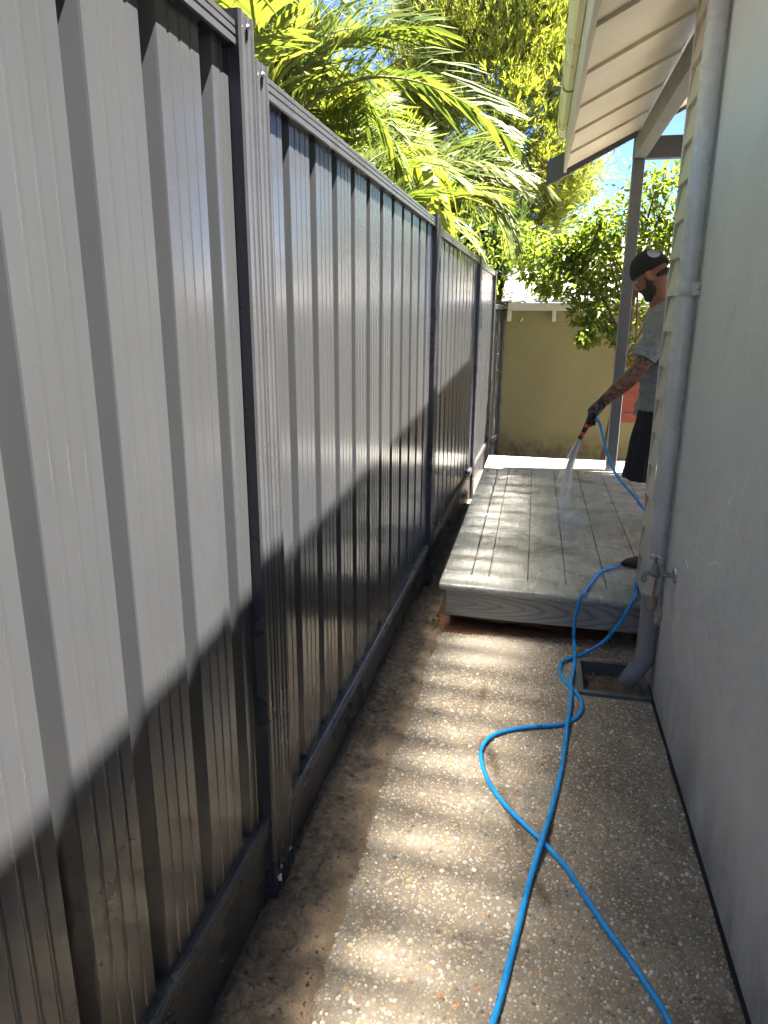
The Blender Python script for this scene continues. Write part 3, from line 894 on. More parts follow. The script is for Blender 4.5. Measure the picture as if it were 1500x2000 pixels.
for _ in range(70):
    x = random.uniform(PX0+.02, PX1-.02); y = random.uniform(PY0+.02, PY1-.03); a = random.uniform(0, 6.28); L = random.uniform(.012, .032); W = L*random.uniform(.25, .45)
    z = -0.045+random.uniform(0, .02); ca, sa = math.cos(a), math.sin(a)
    pts = [(-L/2, 0, 0), (0, W/2, .004), (L/2, 0, random.uniform(0, .01)), (0, -W/2, .005)]
    vs = [mb.bm.verts.new((x+p*ca-q*sa, y+p*sa+q*ca, z+r)) for p, q, r in pts]
    mb.bm.faces.new(vs)
o = pitp('leaf_litter', M_leafdry, mb); tag(o, kind='stuff')

# ------------------------------------------------------------------ tap with two spoons
TAP = empty('garden_tap', (0.56, 2.70, 0.585))
tag(TAP, 'green tarnished garden tap on the house wall in front of the downpipe', 'tap')
def tp(name, mat, mb, sm=True): return hparent(mb.build(name, mat, None, sm), TAP)
ty, tz = 2.665, 0.60
mb = MB(); mb.limb([(0.5595, ty, tz), (0.554, ty, tz)], [(0.030, 0.030), (0.027, 0.027)], 20, False); tp('wall_flange', M_chrome, mb, False)
mb = MB()
mb.limb([(0.556, ty, tz), (0.53, ty, tz), (0.505, ty, tz), (0.487, ty, tz+0.004), (0.470, ty, tz+0.008), (0.458, ty, tz+0.002), (0.452, ty, tz-0.014), (0.451, ty, tz-0.024)],
        [.0095, .0095, .011, .017, .0145, .0115, .0105, .0125], 14, True)
mb.limb([(0.488, ty, tz+0.005), (0.488, ty, tz+0.028), (0.488, ty, tz+0.033), (0.488, ty, tz+0.045)], [.015, .0135, .010, .009], 12, False)
remeshed(mb, 'tap_body', 0.0022, M_tap, None, 2)
o = bpy.data.objects['tap_body']; hparent(o, TAP)
mb = MB(); mb.limb([(0.488, ty, tz+0.044), (0.488, ty, tz+0.068)], [.005, .005], 8, False); tp('spindle', M_tap, mb)
mb = MB()
mb.ball((0.488, ty, tz+0.070), (.008, .008, .005), 10, 8)
for a in range(5):
    an = a*2*math.pi/5+.3
    mb.limb([(0.488, ty, tz+0.070), (0.488+.020*math.cos(an), ty+.020*math.sin(an), tz+0.071)], [.0032, .005], 8)
tp('handle', M_chrome, mb)
def spoon(name, mat, top, L, bowl, label, slots, lean):
    t = Vector(top)
    rt = empty(name, top); tag(rt, label, 'spoon')
    mb = MB()
    c = []
    n = 14
    for i in range(n+1):
        f = i/n
        z = -L*f
        if f < 0.68: wv, th = 0.0062+0.003*math.exp(-f*25)+0.001*f, 0.0045
        else:
            q = (f-0.68)/0.32
            wv = 0.0065 + bowl*math.sin(math.pi*min(1, q*0.93+0.05))**0.8; th = 0.0045+0.003*math.sin(math.pi*q)
        off = Vector((lean*f*L, 0, 0)) + Vector((-0.012*max(0, f-0.6), 0, 0))
        c.append([t+off+Vector((0, 0, z))+Vector((wv*math.cos(a)*0.55-0.0*wv, wv*math.cos(a)*0.83*-1, 0))+Vector((th*math.sin(a)*-0.83, th*math.sin(a)*-0.55, 0)) for a in [2*math.pi*k/12 for k in range(12)]])
    mb.rings(c)
    o = mb.build('spoon_body', mat, None, True); hparent(o, rt)
    if slots:
        for dy, dz in ((-.006, -.80*L), (.005, -.80*L), (-.001, -.845*L), (-.007, -.885*L), (.005, -.885*L), (-.001, -.925*L)):
            s = MB(); p = t+Vector((lean*L*.85-0.012*.25, 0, dz))+Vector((-.0062, -.0052, 0))+Vector((.55*dy, -.83*dy, 0))
            s.ball(p, (.0026, .0022, .0045), 8, 6); hparent(s.build('slot', M_pipe, None, True), rt)
    mb = MB(); mb.limb([t+Vector((0, 0, .002)), t+Vector((-.006, .004, .012)), t+Vector((-.010, .010, .004))], [.0012, .0012, .0012], 6, False)
    hparent(mb.build('hanging_string', M_rubber, None, True), rt)
spoon('slotted_spoon', M_spoon, (0.508, 2.640, 0.637), 0.235, 0.0165, 'longer grey slotted spoon hanging from the tap nearest the wall', True, 0.03)
spoon('wooden_spoon', M_spoon2, (0.500, 2.675, 0.594), 0.150, 0.0165, 'shorter brown handled spoon hanging behind the slotted one', False, -0.08)

# ------------------------------------------------------------------ deck
DECK = empty('timber_deck', (0.1, 3.3, 0.0))
tag(DECK, 'low grey wet timber deck with wide boards and a nosed front edge', 'deck')
def dk(name, mat, mb): return hparent(mb.build(name, mat), DECK)
def fy(x): return 3.292 - 0.058*(x+0.39)        # front edge is a little skewed
ZD = 0.25
gaps = [-0.252, -0.164, 0.031, 0.217, 0.411, 0.605, 0.80, 0.99, 1.18, 1.37, 1.56, 1.75, 1.94]
G = 0.0019
for a, b in zip(gaps[:-1], gaps[1:]):
    a2, b2 = a+G, b-G
    if b2 > 0.60:
        f0 = f1 = 3.50
        if a2 < 0.60: a2 = a2
    if a == 0.411: b2 = b-G
    y0a, y0b = (fy(a2)+0.158, fy(b2)+0.158) if a < 0.6 else (3.495, 3.495)
    j = random.uniform(-0.0012, 0.0012)
    mb = MB().hexa([(a2, y0a, ZD-0.032), (b2, y0b, ZD-0.032), (b2, 6.73, ZD-0.032), (a2, 6.73, ZD-0.032), (a2, y0a, ZD+j), (b2, y0b, ZD+j), (b2, 6.73, ZD+j), (a2, 6.73, ZD+j)], 0.002)
    dk('deck_board', M_deck, mb)
dk('edge_board', M_deck, MB().hexa([(-0.398, fy(-0.39)+0.158, ZD-0.034), (-0.2555, fy(-0.25)+0.158, ZD-0.034), (-0.2555, 6.73, ZD-0.034), (-0.376, 6.73, ZD-0.034), (-0.398, fy(-0.39)+0.158, ZD+0.001), (-0.2555, fy(-0.25)+0.158, ZD+0.001), (-0.2555, 6.73, ZD+0.001), (-0.376, 6.73, ZD+0.001)], 0.003))
# nosed front board
mb = MB()
R = []
for x in (-0.398, 0.597):
    f = fy(x)
    R.append([(x, f+0.155, ZD-0.034), (x, f+0.155, ZD+0.001), (x, f+0.012, ZD+0.001), (x, f+0.003, ZD-0.004), (x, f, ZD-0.014), (x, f+0.002, ZD-0.026), (x, f+0.010, ZD-0.034)])
mb.rings(R); dk('front_board', M_deck, mb)
mb = MB().hexa([(-0.366, fy(-0.366)+0.020, 0.078), (0.595, fy(0.595)+0.020, 0.090), (0.595, fy(0.595)+0.045, 0.090), (-0.366, fy(-0.366)+0.045, 0.078), (-0.366, fy(-0.366)+0.020, ZD-0.035), (0.595, fy(0.595)+0.020, ZD-0.035), (0.595, fy(0.595)+0.045, ZD-0.035), (-0.366, fy(-0.366)+0.045, ZD-0.035)], 0.002)
dk('front_fascia', M_fascia_wood, mb)
dk('side_bearer', M_dark_timber, MB().box(-0.35, -0.31, 3.34, 6.70, 0.09, ZD-0.035))
for xj in (-0.05, 0.32, 0.9, 1.4, 1.85):
    dk('joist', M_dark_timber, MB().box(xj, xj+0.045, 3.55, 6.70, 0.08, ZD-0.035))
for xs in (-0.33, 0.34, 1.4):
    for yy_ in (3.75, 5.1, 6.5):
        dk('stump', M_dark_timber, MB().box(xs-.04, xs+.04, yy_-.04, yy_+.04, -0.16, 0.079))
dk('rear_fascia', M_fascia_wood, MB().box(-0.36, 1.95, 6.705, 6.728, -0.17, ZD-0.035))

# ------------------------------------------------------------------ blue hose
def hose():
    g1 = [(-0.075, 0.95, .0095), (-0.004, 1.246, .0095), (0.017, 1.354, .0095), (0.043, 1.507, .0095), (0.073, 1.688, .012), (0.106, 1.84, .026), (0.143, 2.035, .013), (0.176, 2.235, .0095), (0.199, 2.440, .012), (0.204, 2.50, .026), (0.217, 2.60, .014), (0.230, 2.742, .014), (0.232, 2.84, .026), (0.250, 2.972, .014), (0.262, 3.10, .020), (0.260, 3.19, .050), (0.256, 3.2, 0.106), (0.262, 3.205, 0.21), (0.283, 3.24, 0.272), (0.325, 3.40, .2625), (0.387, 3.593, .2615), (0.46, 3.69, .262), (0.519, 3.735, .266), (0.60, 3.75, .266)]
    g2 = [(0.47, 1.05, .0095), (0.385, 1.329, .0095), (0.348, 1.418, .0095), (0.306, 1.501, .0095), (0.263, 1.579, .0095), (0.217, 1.673, .0095), (0.173, 1.765, .0095), (0.121, 1.841, .0085), (0.063, 1.908, .0095), (-0.002, 1.99, .0095), (-0.057, 2.084, .0095), (-0.094, 2.191, .0095), (-0.105, 2.292, .0095), (-0.075, 2.382, .0095), (-0.001, 2.444, .0095), (0.094, 2.486, .0095), (0.191, 2.525, .0085), (0.248, 2.594, .0095), (0.271, 2.677, .0095), (0.257, 2.769, .0095), (0.219, 2.848, .0085), (0.192, 2.95, .0095), (0.205, 3.047, .0095), (0.258, 3.11, .0085), (0.325, 3.16, 0.022), (0.393, 3.175, 0.075), (0.444, 3.18, 0.150), (0.484, 3.195, 0.228), (0.520, 3.26, .272), (0.545, 3.42, .263), (0.566, 3.55, .262), (0.62, 3.68, .262)]
    bend = [(0.50, 0.70, .0095), (0.30, 0.42, .0095), (0.02, 0.50, .0095), (-0.09, 0.75, .0095)]
    behind = [(0.75, 3.85, .262), (1.0, 4.0, .262), (1.15, 4.3, .262), (1.05, 4.5, .262), (0.92, 4.47, .263), (0.80, 4.42, .30)]
    h3 = [(0.706, 4.42, 0.395), (0.650, 4.42, 0.470), (0.574, 4.43, 0.545), (0.512, 4.44, 0.625), (0.468, 4.45, 0.715), (0.439, 4.46, 0.805), (0.412, 4.465, 0.893), (0.388, 4.47, 0.935), (0.372, 4.475, 0.955)]
    pts = g2[::-1] + bend + g1 + behind + h3
    P = catmull(pts, 9)
    P[:, 2] = np.maximum(P[:, 2], 0.0085)
    o = link('garden_hose', tube_mesh('garden_hose', P, 0.0082, 14), M_hose)
    tag(o, 'bright blue vinyl garden hose looped along the path and over the deck', 'hose')
    mb = MB()
    mb.limb([(0.515, 3.733, .270), (0.545, 3.745, .276), (0.585, 3.75, .278), (0.62, 3.75, .277), (0.66, 3.76, .276)], [(.012, .014), (.025, .022), (.034, .026), (.034, .026), (.026, .022)], 16, True)
    s = mb.build('sleeve', M_rubber, o, True); s['label'] = 'black rubber sleeve on the blue hose at the wall corner'
hose()

# ------------------------------------------------------------------ garage at the far end
GAR = empty('garage', (1.0, 8.75, -0.15))
tag(GAR, 'low yellow green rendered outbuilding at the end of the passage', 'building')
def gb(name, mat, mb): return hparent(mb.build(name, mat), GAR)
GY = 8.74
gb('wall', M_gwall, MB().box(-0.372, 3.4, GY, GY+0.2, -0.158, 1.66, 0.004))
mb = MB(); mb.prism([(GY-0.115, 1.60), (GY-0.108, 1.59), (GY-0.03, 1.59), (GY-0.024, 1.60), (GY-0.024, 1.675), (GY-0.118, 1.675)], -0.34, 3.4, 'x')
gb('gutter', M_board, mb)
gb('eave_lining', M_gwall, MB().box(-0.34, 3.4, GY-0.022, GY-0.002, 1.60, 1.655))
for x in (-0.345, 0.16, 0.66, 1.16):
    gb('rafter_tail', M_gutter, MB().box(x, x+0.045, GY-0.09, GY-0.002, 1.47, 1.588, 0.004))
for i in range(14):
    x0 = -0.42+i*0.28
    mb = MB().hexa([(x0, GY-0.10, 1.682), (x0+0.275, GY-0.10, 1.682), (x0+0.275, GY+3.2, 2.72), (x0, GY+3.2, 2.72), (x0, GY-0.10, 1.70), (x0+0.275, GY-0.10, 1.70), (x0+0.275, GY+3.2, 2.745), (x0, GY+3.2, 2.745)], 0.004)
    gb('roof_panel', M_groof, mb)
SH = gb('shutter', M_shutter, MB().box(0.945, 1.50, GY-0.024, GY-0.0005, 0.335, 1.10, 0.003))
for a in ((1.025, 1.17), (1.27, 1.41)):
    for zz in ((0.45, 0.66), (0.76, 0.99)):
        m = MB(); m.box(a[0]-.018, a[1]+.018, GY-0.034, GY-0.0245, zz[0]-.018, zz[0]); m.box(a[0]-.018, a[1]+.018, GY-0.034, GY-0.0245, zz[1], zz[1]+.018)
        m.box(a[0]-.018, a[0], GY-0.034, GY-0.0245, zz[0]+.0005, zz[1]-.0005); m.box(a[1], a[1]+.018, GY-0.034, GY-0.0245, zz[0]+.0005, zz[1]-.0005)
        hparent(m.build('panel_moulding', M_shutter), GAR)

# ------------------------------------------------------------------ person
PER = empty('person', (0.78, 4.66, 0.25))
tag(PER, 'man in grey t-shirt, black shorts and backwards black cap hosing the deck', 'person')
def per(o): return hparent(o, PER)
HC = Vector((0.640, 4.645, 1.765))
hf = Vector((-0.78, 0.30, -0.56)).normalized()
hr = hf.cross(Vector((0, 0, 1))).normalized()
hu = hr.cross(hf).normalized()
HM = Matrix((hf, hr, hu)).transposed()      # local x forward, y side, z up
def H(a, b, c): return HC + hf*a + hr*b + hu*c
body = MB()
# head
body.ball(H(-0.005, 0, 0.015), (0.098, 0.076, 0.098), 20, 14, HM)
body.ball(H(0.030, 0, -0.055), (0.058, 0.056, 0.068), 16, 12, HM)
body.ball(H(0.058, 0, -0.098), (0.026, 0.030, 0.022), 12, 10, HM)
body.limb([H(0.088, 0, 0.018), H(0.103, 0, -0.012), H(0.112, 0, -0.030), H(0.094, 0, -0.040)], [.010, .011, .013, .012], 10)
body.limb([H(0.080, -.03, 0.028), H(0.092, 0, 0.032), H(0.080, .03, 0.028)], [.011, .012, .011], 10)
body.limb([H(0.085, -.018, -0.064), H(0.090, 0, -0.063), H(0.085, .018, -0.064)], [.009, .011, .009], 8)
for s in (-1, 1):
    body.ball(H(-0.004, s*0.085, -0.010), (0.020, 0.016, 0.034), 12, 8, HM)
# neck and torso
body.limb([H(-0.030, 0, -0.05), (0.705, 4.655, 1.60), (0.745, 4.66, 1.53)], [.056, .058, .070], 16)
body.limb([(0.765, 4.66, 1.53), (0.765, 4.66, 1.40), (0.765, 4.66, 1.25), (0.775, 4.66, 1.10), (0.785, 4.66, 1.0)], [(.08, .15), (.105, .165), (.10, .150), (.098, .145), (.105, .155)], 18)
body.limb([(0.755, 4.49, 1.50), (0.755, 4.83, 1.50)], [.062, .062], 14)
# near (left) arm, holding the gun
body.limb([(0.74, 4.475, 1.495), (0.665, 4.455, 1.36), (0.592, 4.450, 1.222)], [.058, .050, .043], 14)
body.limb([(0.592, 4.450, 1.222), (0.540, 4.455, 1.165), (0.475, 4.465, 1.095), (0.415, 4.475, 1.032), (0.38, 4.478, 0.995)], [.045, .050, .043, .032, .028], 14)
# far arm hanging
body.limb([(0.765, 4.845, 1.50), (0.785, 4.90, 1.34), (0.79, 4.915, 1.20)], [.057, .048, .041], 14)
body.limb([(0.79, 4.915, 1.20), (0.795, 4.92, 1.08), (0.77, 4.90, 0.93)], [.043, .042, .029], 14)
body.ball((0.762, 4.895, 0.88), (.028, .018, .045), 10, 8)
for i, (dx, L) in enumerate(((-.022, .062), (-.008, .072), (.006, .068), (.020, .054))):
    body.limb([(0.758+dx*.8, 4.895, 0.85), (0.75+dx, 4.89, 0.85-L*.6), (0.758+dx, 4.88, 0.85-L)], [.0095, .009, .0078], 8)
body.limb([(0.742, 4.885, 0.90), (0.722, 4.875, 0.87), (0.722, 4.865, 0.84)], [.011, .010, .0085], 8)
# legs
for s, kx, ky, ax in ((-1, 0.735, 4.56, 0.90), (1, 0.83, 4.77, 0.95)):
    hy = 4.66+s*0.085
    body.limb([(0.785, hy, 0.99), ((0.785+kx)/2, (hy+ky)/2, 0.80), (kx, ky, 0.625)], [.092, .080, .060], 16)
    body.limb([(kx, ky, 0.625), ((kx*.6+ax*.4)+.012, ky, 0.52), ((kx+ax*3)/4, ky, 0.42), (ax, ky, 0.325)], [.058, .057, .044, .034], 14)
    body.ball((ax-.02, ky, 0.295), (.06, .038, .036), 12, 8)
per(remeshed(body, 'body', 0.0065, M_skin, None, 3))
# beard, sideburn
bd = MB()
bd.ball(H(0.034, 0, -0.074), (0.0610, 0.0588, 0.056), 18, 12, HM)
bd.ball(H(0.062, 0, -0.108), (0.034, 0.036, 0.030), 12, 10, HM)
for s in (-1, 1):
    bd.limb([H(0.020, s*.068, 0.005), H(0.022, s*.062, -0.035), H(0.040, s*.046, -0.07)], [.007, .011, .020], 10)
for s in (-1, 1):
    bd.limb([H(0.004, s*.068, -0.02), H(0.012, s*.064, -0.06), H(0.04, s*.046, -0.095), H(0.066, s*.010, -0.112)], [.009, .014, .018, .020], 10)
bd.limb([H(0.089, -.02, -0.050), H(0.098, 0, -0.048), H(0.089, .02, -0.050)], [.006, .008, .006], 8)
per(remeshed(bd, 'beard', 0.004, M_hair, None, 2))
hh = MB()
hh.limb([H(-0.045, -.062, -0.030), H(-0.080, -.035, -0.030), H(-0.090, 0, -0.030), H(-0.080, .035, -0.030), H(-0.045, .062, -0.030)], [.012, .020, .022, .020, .012], 10)
per(remeshed(hh, 'hair', 0.004, M_hair, None, 2))
for s in (-1, 1):
    e = MB(); e.ball(H(0.072, s*.030, 0.010), .0112, 12, 8); per(e.build('eye', M_whitep, None, True))
# cap: dome, band, brim at the back
cp = MB()
cp.ball(H(-0.008, 0, 0.030), (0.114, 0.091, 0.120), 24, 16, HM)
bmesh.ops.bisect_plane(cp.bm, geom=cp.bm.verts[:]+cp.bm.edges[:]+cp.bm.faces[:], plane_co=H(0, 0, 0.020), plane_no=(hu-hf*0.10).normalized(), clear_inner=True)
cap = per(cp.build('cap', M_cap, None, True))
sm = cap.modifiers.new('t', 'SOLIDIFY'); sm.thickness = 0.004
br = MB()
rows = []
for i in range(9):
    a = math.radians(180-52+i*13)
    inner = H(-0.006+0.108*math.cos(a), 0.086*math.sin(a), 0.018)
    k = math.cos((i-4)/4*math.pi/2)
    outer = inner + (-hf)*(0.072*k) + hu*(-0.034*k)
    rows.append([inner+hu*0.004, outer+hu*0.002, outer-hu*0.002, inner-hu*0.002])
br.rings(rows)
per(br.build('cap_brim', M_cap, None, True))
# crest on the cap, towards the back on the near side
def crest():
    c0 = (-0.070, -0.058, 0.092)
    def S(u, v, lift):
        a = math.radians(222 + u*.8); el = math.radians(40+(v-40)*.75-8)
        return H(-0.008+(0.114+lift)*math.cos(el)*math.cos(a), (0.091+lift)*math.cos(el)*math.sin(a), 0.030+(0.120+lift)*math.sin(el))
    m = MB(); n = 22
    c = m.bm.verts.new(S(0, 40, 0.0035)); ring = [m.bm.verts.new(S(27*math.cos(2*math.pi*k/n), 40+25*math.sin(2*math.pi*k/n), 0.0025)) for k in range(n)]
    for k in range(n): m.bm.faces.new((c, ring[k], ring[(k+1) % n]))
    p = per(m.build('cap_crest', M_logo, None, True))
    d = MB()
    for j, (u0, u1, v) in enumerate(((-18, 14, 56), (-22, 16, 50), (-20, 6, 44), (-24, -2, 38), (-20, -8, 31))):
        pts = [S(u0+(u1-u0)*t, v+3*math.sin(t*3+j), 0.005) for t in np.linspace(0, 1, 7)]
        d.limb(pts, [.0008]+[.0016]*5+[.0008], 6, False)
    per(d.build('crest_stitching', M_logo_dark, None, True))
crest()
# t-shirt
ts = MB()
ts.limb([(0.715, 4.66, 1.615), (0.735, 4.66, 1.57), (0.75, 4.66, 1.45), (0.76, 4.66, 1.30), (0.765, 4.66, 1.15), (0.77, 4.66, 1.02), (0.765, 4.66, 0.935)],
        [(.066, .085), (.092, .17), (.125, .195), (.124, .188), (.124, .185), (.132, .192), (.140, .200)], 24, False)
ts.limb([(0.735, 4.50, 1.53), (0.745, 4.82, 1.53)], [.084, .082], 16)
ts.limb([(0.735, 4.485, 1.525), (0.675, 4.460, 1.41), (0.618, 4.450, 1.296)], [.086, .077, .072], 18, False)
ts.limb([(0.765, 4.845, 1.505), (0.785, 4.895, 1.38), (0.79, 4.91, 1.28)], [.076, .068, .066], 18, False)
# soft folds
tsh = remeshed(ts, 'tshirt', 0.006, M_shirt, None, 3)
def push(me, fn):
    n = len(me.vertices)
    co = np.zeros(n*3, np.float32); no = np.zeros(n*3, np.float32)
    me.vertices.foreach_get('co', co); me.vertex_normals.foreach_get('vector', no)
    co = co.reshape(-1, 3); no = no.reshape(-1, 3)
    k = np.array([fn(Vector(c)) for c in co.tolist()], np.float32)
    me.vertices.foreach_set('co', (co+no*k[:, None]).ravel()); me.update()
def fold(c):
    k = mnoise.noise((c.x*9, c.y*9, c.z*14))*0.014 + mnoise.noise((c.x*20+c.z*12, c.y*20, c.z*26))*0.008
    if c.z < 1.25: k += 0.011*mnoise.noise((c.x*8, c.y*8, c.z*38))
    return k
push(tsh.data, fold)
per(tsh)
# shorts
sh = MB()
sh.limb([(0.785, 4.66, 1.03), (0.785, 4.66, 0.96), (0.78, 4.66, 0.88)], [(.118, .178), (.122, .182), (.125, .185)], 22, False)
sh.limb([(0.752, 4.570, 0.965), (0.715, 4.558, 0.76), (0.675, 4.548, 0.545)], [.118, .112, .100], 20, False)
sh.limb([(0.79, 4.745, 0.96), (0.80, 4.76, 0.76), (0.80, 4.775, 0.555)], [.112, .106, .102], 20, False)
sho = remeshed(sh, 'shorts', 0.007, M_shorts, None, 2)
push(sho.data, lambda c: 0.016*mnoise.noise((c.x*12, c.y*12, c.z*4)) + 0.006*mnoise.noise((c.x*30, c.y*30, c.z*14)))
per(sho)
# shoes
for ky, ax in ((4.56, 0.90), (4.77, 0.95)):
    s = MB()
    s.ball((ax-.005, ky, 0.293), (.052, .040, .045), 14, 10); s.ball((ax-.105, ky, 0.282), (.075, .045, .030), 14, 10); s.limb([(ax, ky, .285), (ax-.10, ky, .280)], [(.035, .040), (.030, .042)], 14)
    per(remeshed(s, 'shoe', 0.006, M_rubber, None, 2))
# gloved hand closed on the grip
gl = MB()
wv = Vector((0.415, 4.475, 1.032)); pd = Vector((-0.060, 0.003, -0.070)).normalized()
pc = wv + pd*0.062
gl.limb([wv-pd*0.035, wv, wv+pd*0.03, wv+pd*0.075, wv+pd*0.098], [(.036, .036), (.035, .032), (.028, .042), (.026, .046), (.020, .043)], 16, True)
kn = wv+pd*0.098
grip_dir = Vector((-0.045, 0.0, -0.11)).normalized()
for i in range(4):
    off = (i-1.5)*0.0215
    b = kn + Vector((0.0, off*0.92, -off*0.25)) + pd*(0.004 if i in (1, 2) else -0.002)
    L = (0.88, 1.0, 0.96, 0.78)[i]
    p1 = b + Vector((-0.014, 0, -0.036))*L
    p2 = p1 + Vector((0.018, 0, -0.024))*L
    p3 = p2 + Vector((0.024, 0, 0.004))*L
    gl.limb([b, p1, p2, p3], [.0125, .0118, .0108, .0095], 10)
gl.limb([wv+pd*0.03+Vector((0.0, -0.040, -0.006)), wv+pd*0.062+Vector((0.0, -0.056, -0.014)), wv+pd*0.092+Vector((0.006, -0.050, -0.026))], [.0165, .014, .011], 10)
per(remeshed(gl, 'glove', 0.0036, M_glove, None, 2))

# spray gun in the hand
GUN = empty('spray_gun', (0.335, 4.478, 0.90))
tag(GUN, 'black and orange hose spray gun held in the gloved hand', 'spray gun')
def gp_(o): return hparent(o, GUN)
gd = Vector((-0.052, 0.004, -0.118)).normalized()
g0 = Vector((0.350, 4.478, 0.925))
def gun_part(name, mat, a, b, r0, r1, n=16):
    m = MB(); m.limb([g0+gd*a, g0+gd*(a*.7+b*.3), g0+gd*(a*.3+b*.7), g0+gd*b], [r0, r0*.7+r1*.3, r0*.3+r1*.7, r1], n, False); return gp_(m.build(name, mat, None, True))
gun_part('grip', M_rubber, -0.035, 0.030, .017, .018)
gun_part('collar', M_orange, 0.0302, 0.052, .0185, .0165)
gun_part('barrel', M_rubber, 0.0522, 0.085, .0155, .0140)
gun_part('band', M_orange, 0.0852, 0.110, .0135, .0125)
gun_part('nozzle', M_rubber, 0.1102, 0.130, .0135, .0150)
m = MB(); m.limb([g0+gd*-0.03+Vector((.012, 0, .0)), g0+gd*0.01+Vector((.030, 0, -.004)), g0+gd*0.045+Vector((.026, 0, 0))], [.006, .006, .005], 8); gp_(m.build('trigger', M_orange, None, True))

# ------------------------------------------------------------------ water
def water():
    tip = g0+gd*0.131
    hit = Vector((0.245, 4.53, ZD+0.002))
    mb = MB()
    for i in range(130):
        q = random.gauss(0, 1); w_ = random.gauss(0, 1)
        s0 = tip+Vector((q*.0035, w_*.0035, 0))
        spread = Vector((q*0.034, w_*0.05, 0))
        t1 = 1.0 if i < 50 else random.uniform(0.35, 0.8)
        pts = []
        for t in np.linspace(0, t1, 9):
            # starts along the barrel, then falls
            x = s0.x + (hit.x-s0.x)*t + gd.x*0.30*t*(1-t)
            y = s0.y + (hit.y-s0.y)*t
            z_ = s0.z + (hit.z-s0.z)*t
            j = 0.0025*t
            pts.append(Vector((x+spread.x*t**0.8+random.gauss(0, j), y+spread.y*t**0.8+random.gauss(0, j), z_)))
        r = random.uniform(.0004, .0011)
        mb.limb(pts, [r*1.6, r*1.5, r*1.3, r*1.1, r, r*.9, r*.8, r*.6, r*.3], 5, False)
    mb.limb([tip, tip+gd*0.05, tip+gd*0.10+Vector((0.004, 0, 0)), tip+gd*0.17+Vector((.012, 0, 0))], [.006, .0075, .006, .001], 10, False)
    o = mb.build('water_jet', M_water, None, True)
    tag(o, 'white jet of water falling from the spray gun', 'water', kind='stuff')
    # splash droplets over the boards
    N = 6500
    a = RNG.uniform(0, 2*math.pi, N); rr = np.abs(RNG.normal(0, 1, N))*np.where(RNG.random(N) < .55, 0.06, 0.16)
    x = hit.x+0.05+rr*np.cos(a)*1.1; y = hit.y-0.03+rr*np.sin(a)*1.2
    zz = ZD+0.002+np.abs(RNG.normal(0, 0.035, N))*np.exp(-rr*5)
    r = RNG.uniform(.0006, .0024, N)
    octa = np.array([(1,0,0),(-1,0,0),(0,1,0),(0,-1,0),(0,0,1),(0,0,-1)], float); fo = np.array([(0,2,4),(2,1,4),(1,3,4),(3,0,4),(2,0,5),(1,2,5),(3,1,5),(0,3,5)])
    V = octa[None]*r[:, None, None]+np.stack([x, y, zz], -1)[:, None]
    me = mesh_np('water_splash', V.reshape(-1, 3), ((np.arange(N)*6)[:, None, None]+fo[None]).reshape(-1, 3), True)
    o = link('water_splash', me, M_drop); tag(o, 'fine spray of droplets where the water hits the boards', 'water', kind='stuff')
water()

# ------------------------------------------------------------------ plants
def leaf_mesh(name, V, F, tint, mat, smooth=True):
    me = mesh_np(name, V, F, smooth)
    at = me.attributes.new('leaf_tint', 'FLOAT', 'POINT'); at.data.foreach_set('value', np.asarray(tint, np.float32))
    me.materials.append(mat); return me

def frond(seed, L=1.5, droop=1.0, nl=46, leaf=0.42, mat=None, vee=0.5):
    """pinnate palm frond: rachis along +x rising then arching, leaflets both sides"""
    r = random.Random(seed)
    V = []; F = []; T = []
    N = 26; rach = []
    for i in range(N):
        t = i/(N-1)
        rach.append(Vector((L*(t*0.92-0.10*droop*t**3), 0.03*math.sin(t*3+seed), L*(0.62*t-0.78*droop*t*t))))
    # rachis as a thin 4-sided tube
    for i, p in enumerate(rach):
        w = 0.011*(1-i/(N-1))+0.0018
        b = len(V)
        V += [p+Vector((0, w, 0)), p+Vector((0, 0, w)), p+Vector((0, -w, 0)), p+Vector((0, 0, -w))]; T += [0.75]*4
        if i:
            for k in range(4): F.append((b-4+k, b-4+(k+1) % 4, b+(k+1) % 4, b+k))
    for i in range(nl):
        t = 0.14+0.86*(i+0.5)/nl
        q = t*(N-1); a = int(min(q, N-2)); p = rach[a].lerp(rach[a+1], q-a)
        d = (rach[a+1]-rach[a]).normalized()
        for s in (-1, 1):
            l = leaf*(math.sin(math.pi*(0.12+0.80*t))**0.7)*r.uniform(0.85, 1.1)
            side = Vector((0, s, 0))
            nrm = side.cross(d)*s
            dirn = (side*(0.86-0.35*t)+d*(0.50+0.55*t)+Vector((0, 0, vee*(1-t*0.8)))+Vector((r.gauss(0, .07), r.gauss(0, .07), r.gauss(0, .09)))).normalized()
            w = 0.013*r.uniform(.8, 1.2)*(0.6+0.4*math.sin(math.pi*t))
            wd = dirn.cross(Vector((r.gauss(0, .25), 0.2*s, 1)).normalized()).normalized()
            sag = Vector((0, 0, -1))*l*(0.16+0.22*r.random()*droop)
            b = len(V); tt = min(1, max(0, r.gauss(0.45, 0.24)))
            m1 = p+dirn*l*0.42+Vector((0, 0, 0.01)); m2 = p+dirn*l*0.75+sag*0.45; tip = p+dirn*l+sag
            V += [p+wd*w*.35, p-wd*w*.35, m1+wd*w, m1-wd*w, m2+wd*w*.7, m2-wd*w*.7, tip]
            T += [tt]*6+[min(1, tt+.25)]
            F += [(b, b+1, b+3, b+2), (b+2, b+3, b+5, b+4), (b+4, b+5, b+6)]
    return leaf_mesh('frond', V, F, T, mat or M_palm)
FR = [frond(i, random.uniform(1.35, 1.8), random.uniform(0.75, 1.25), 48, random.uniform(.36, .5)) for i in range(6)]
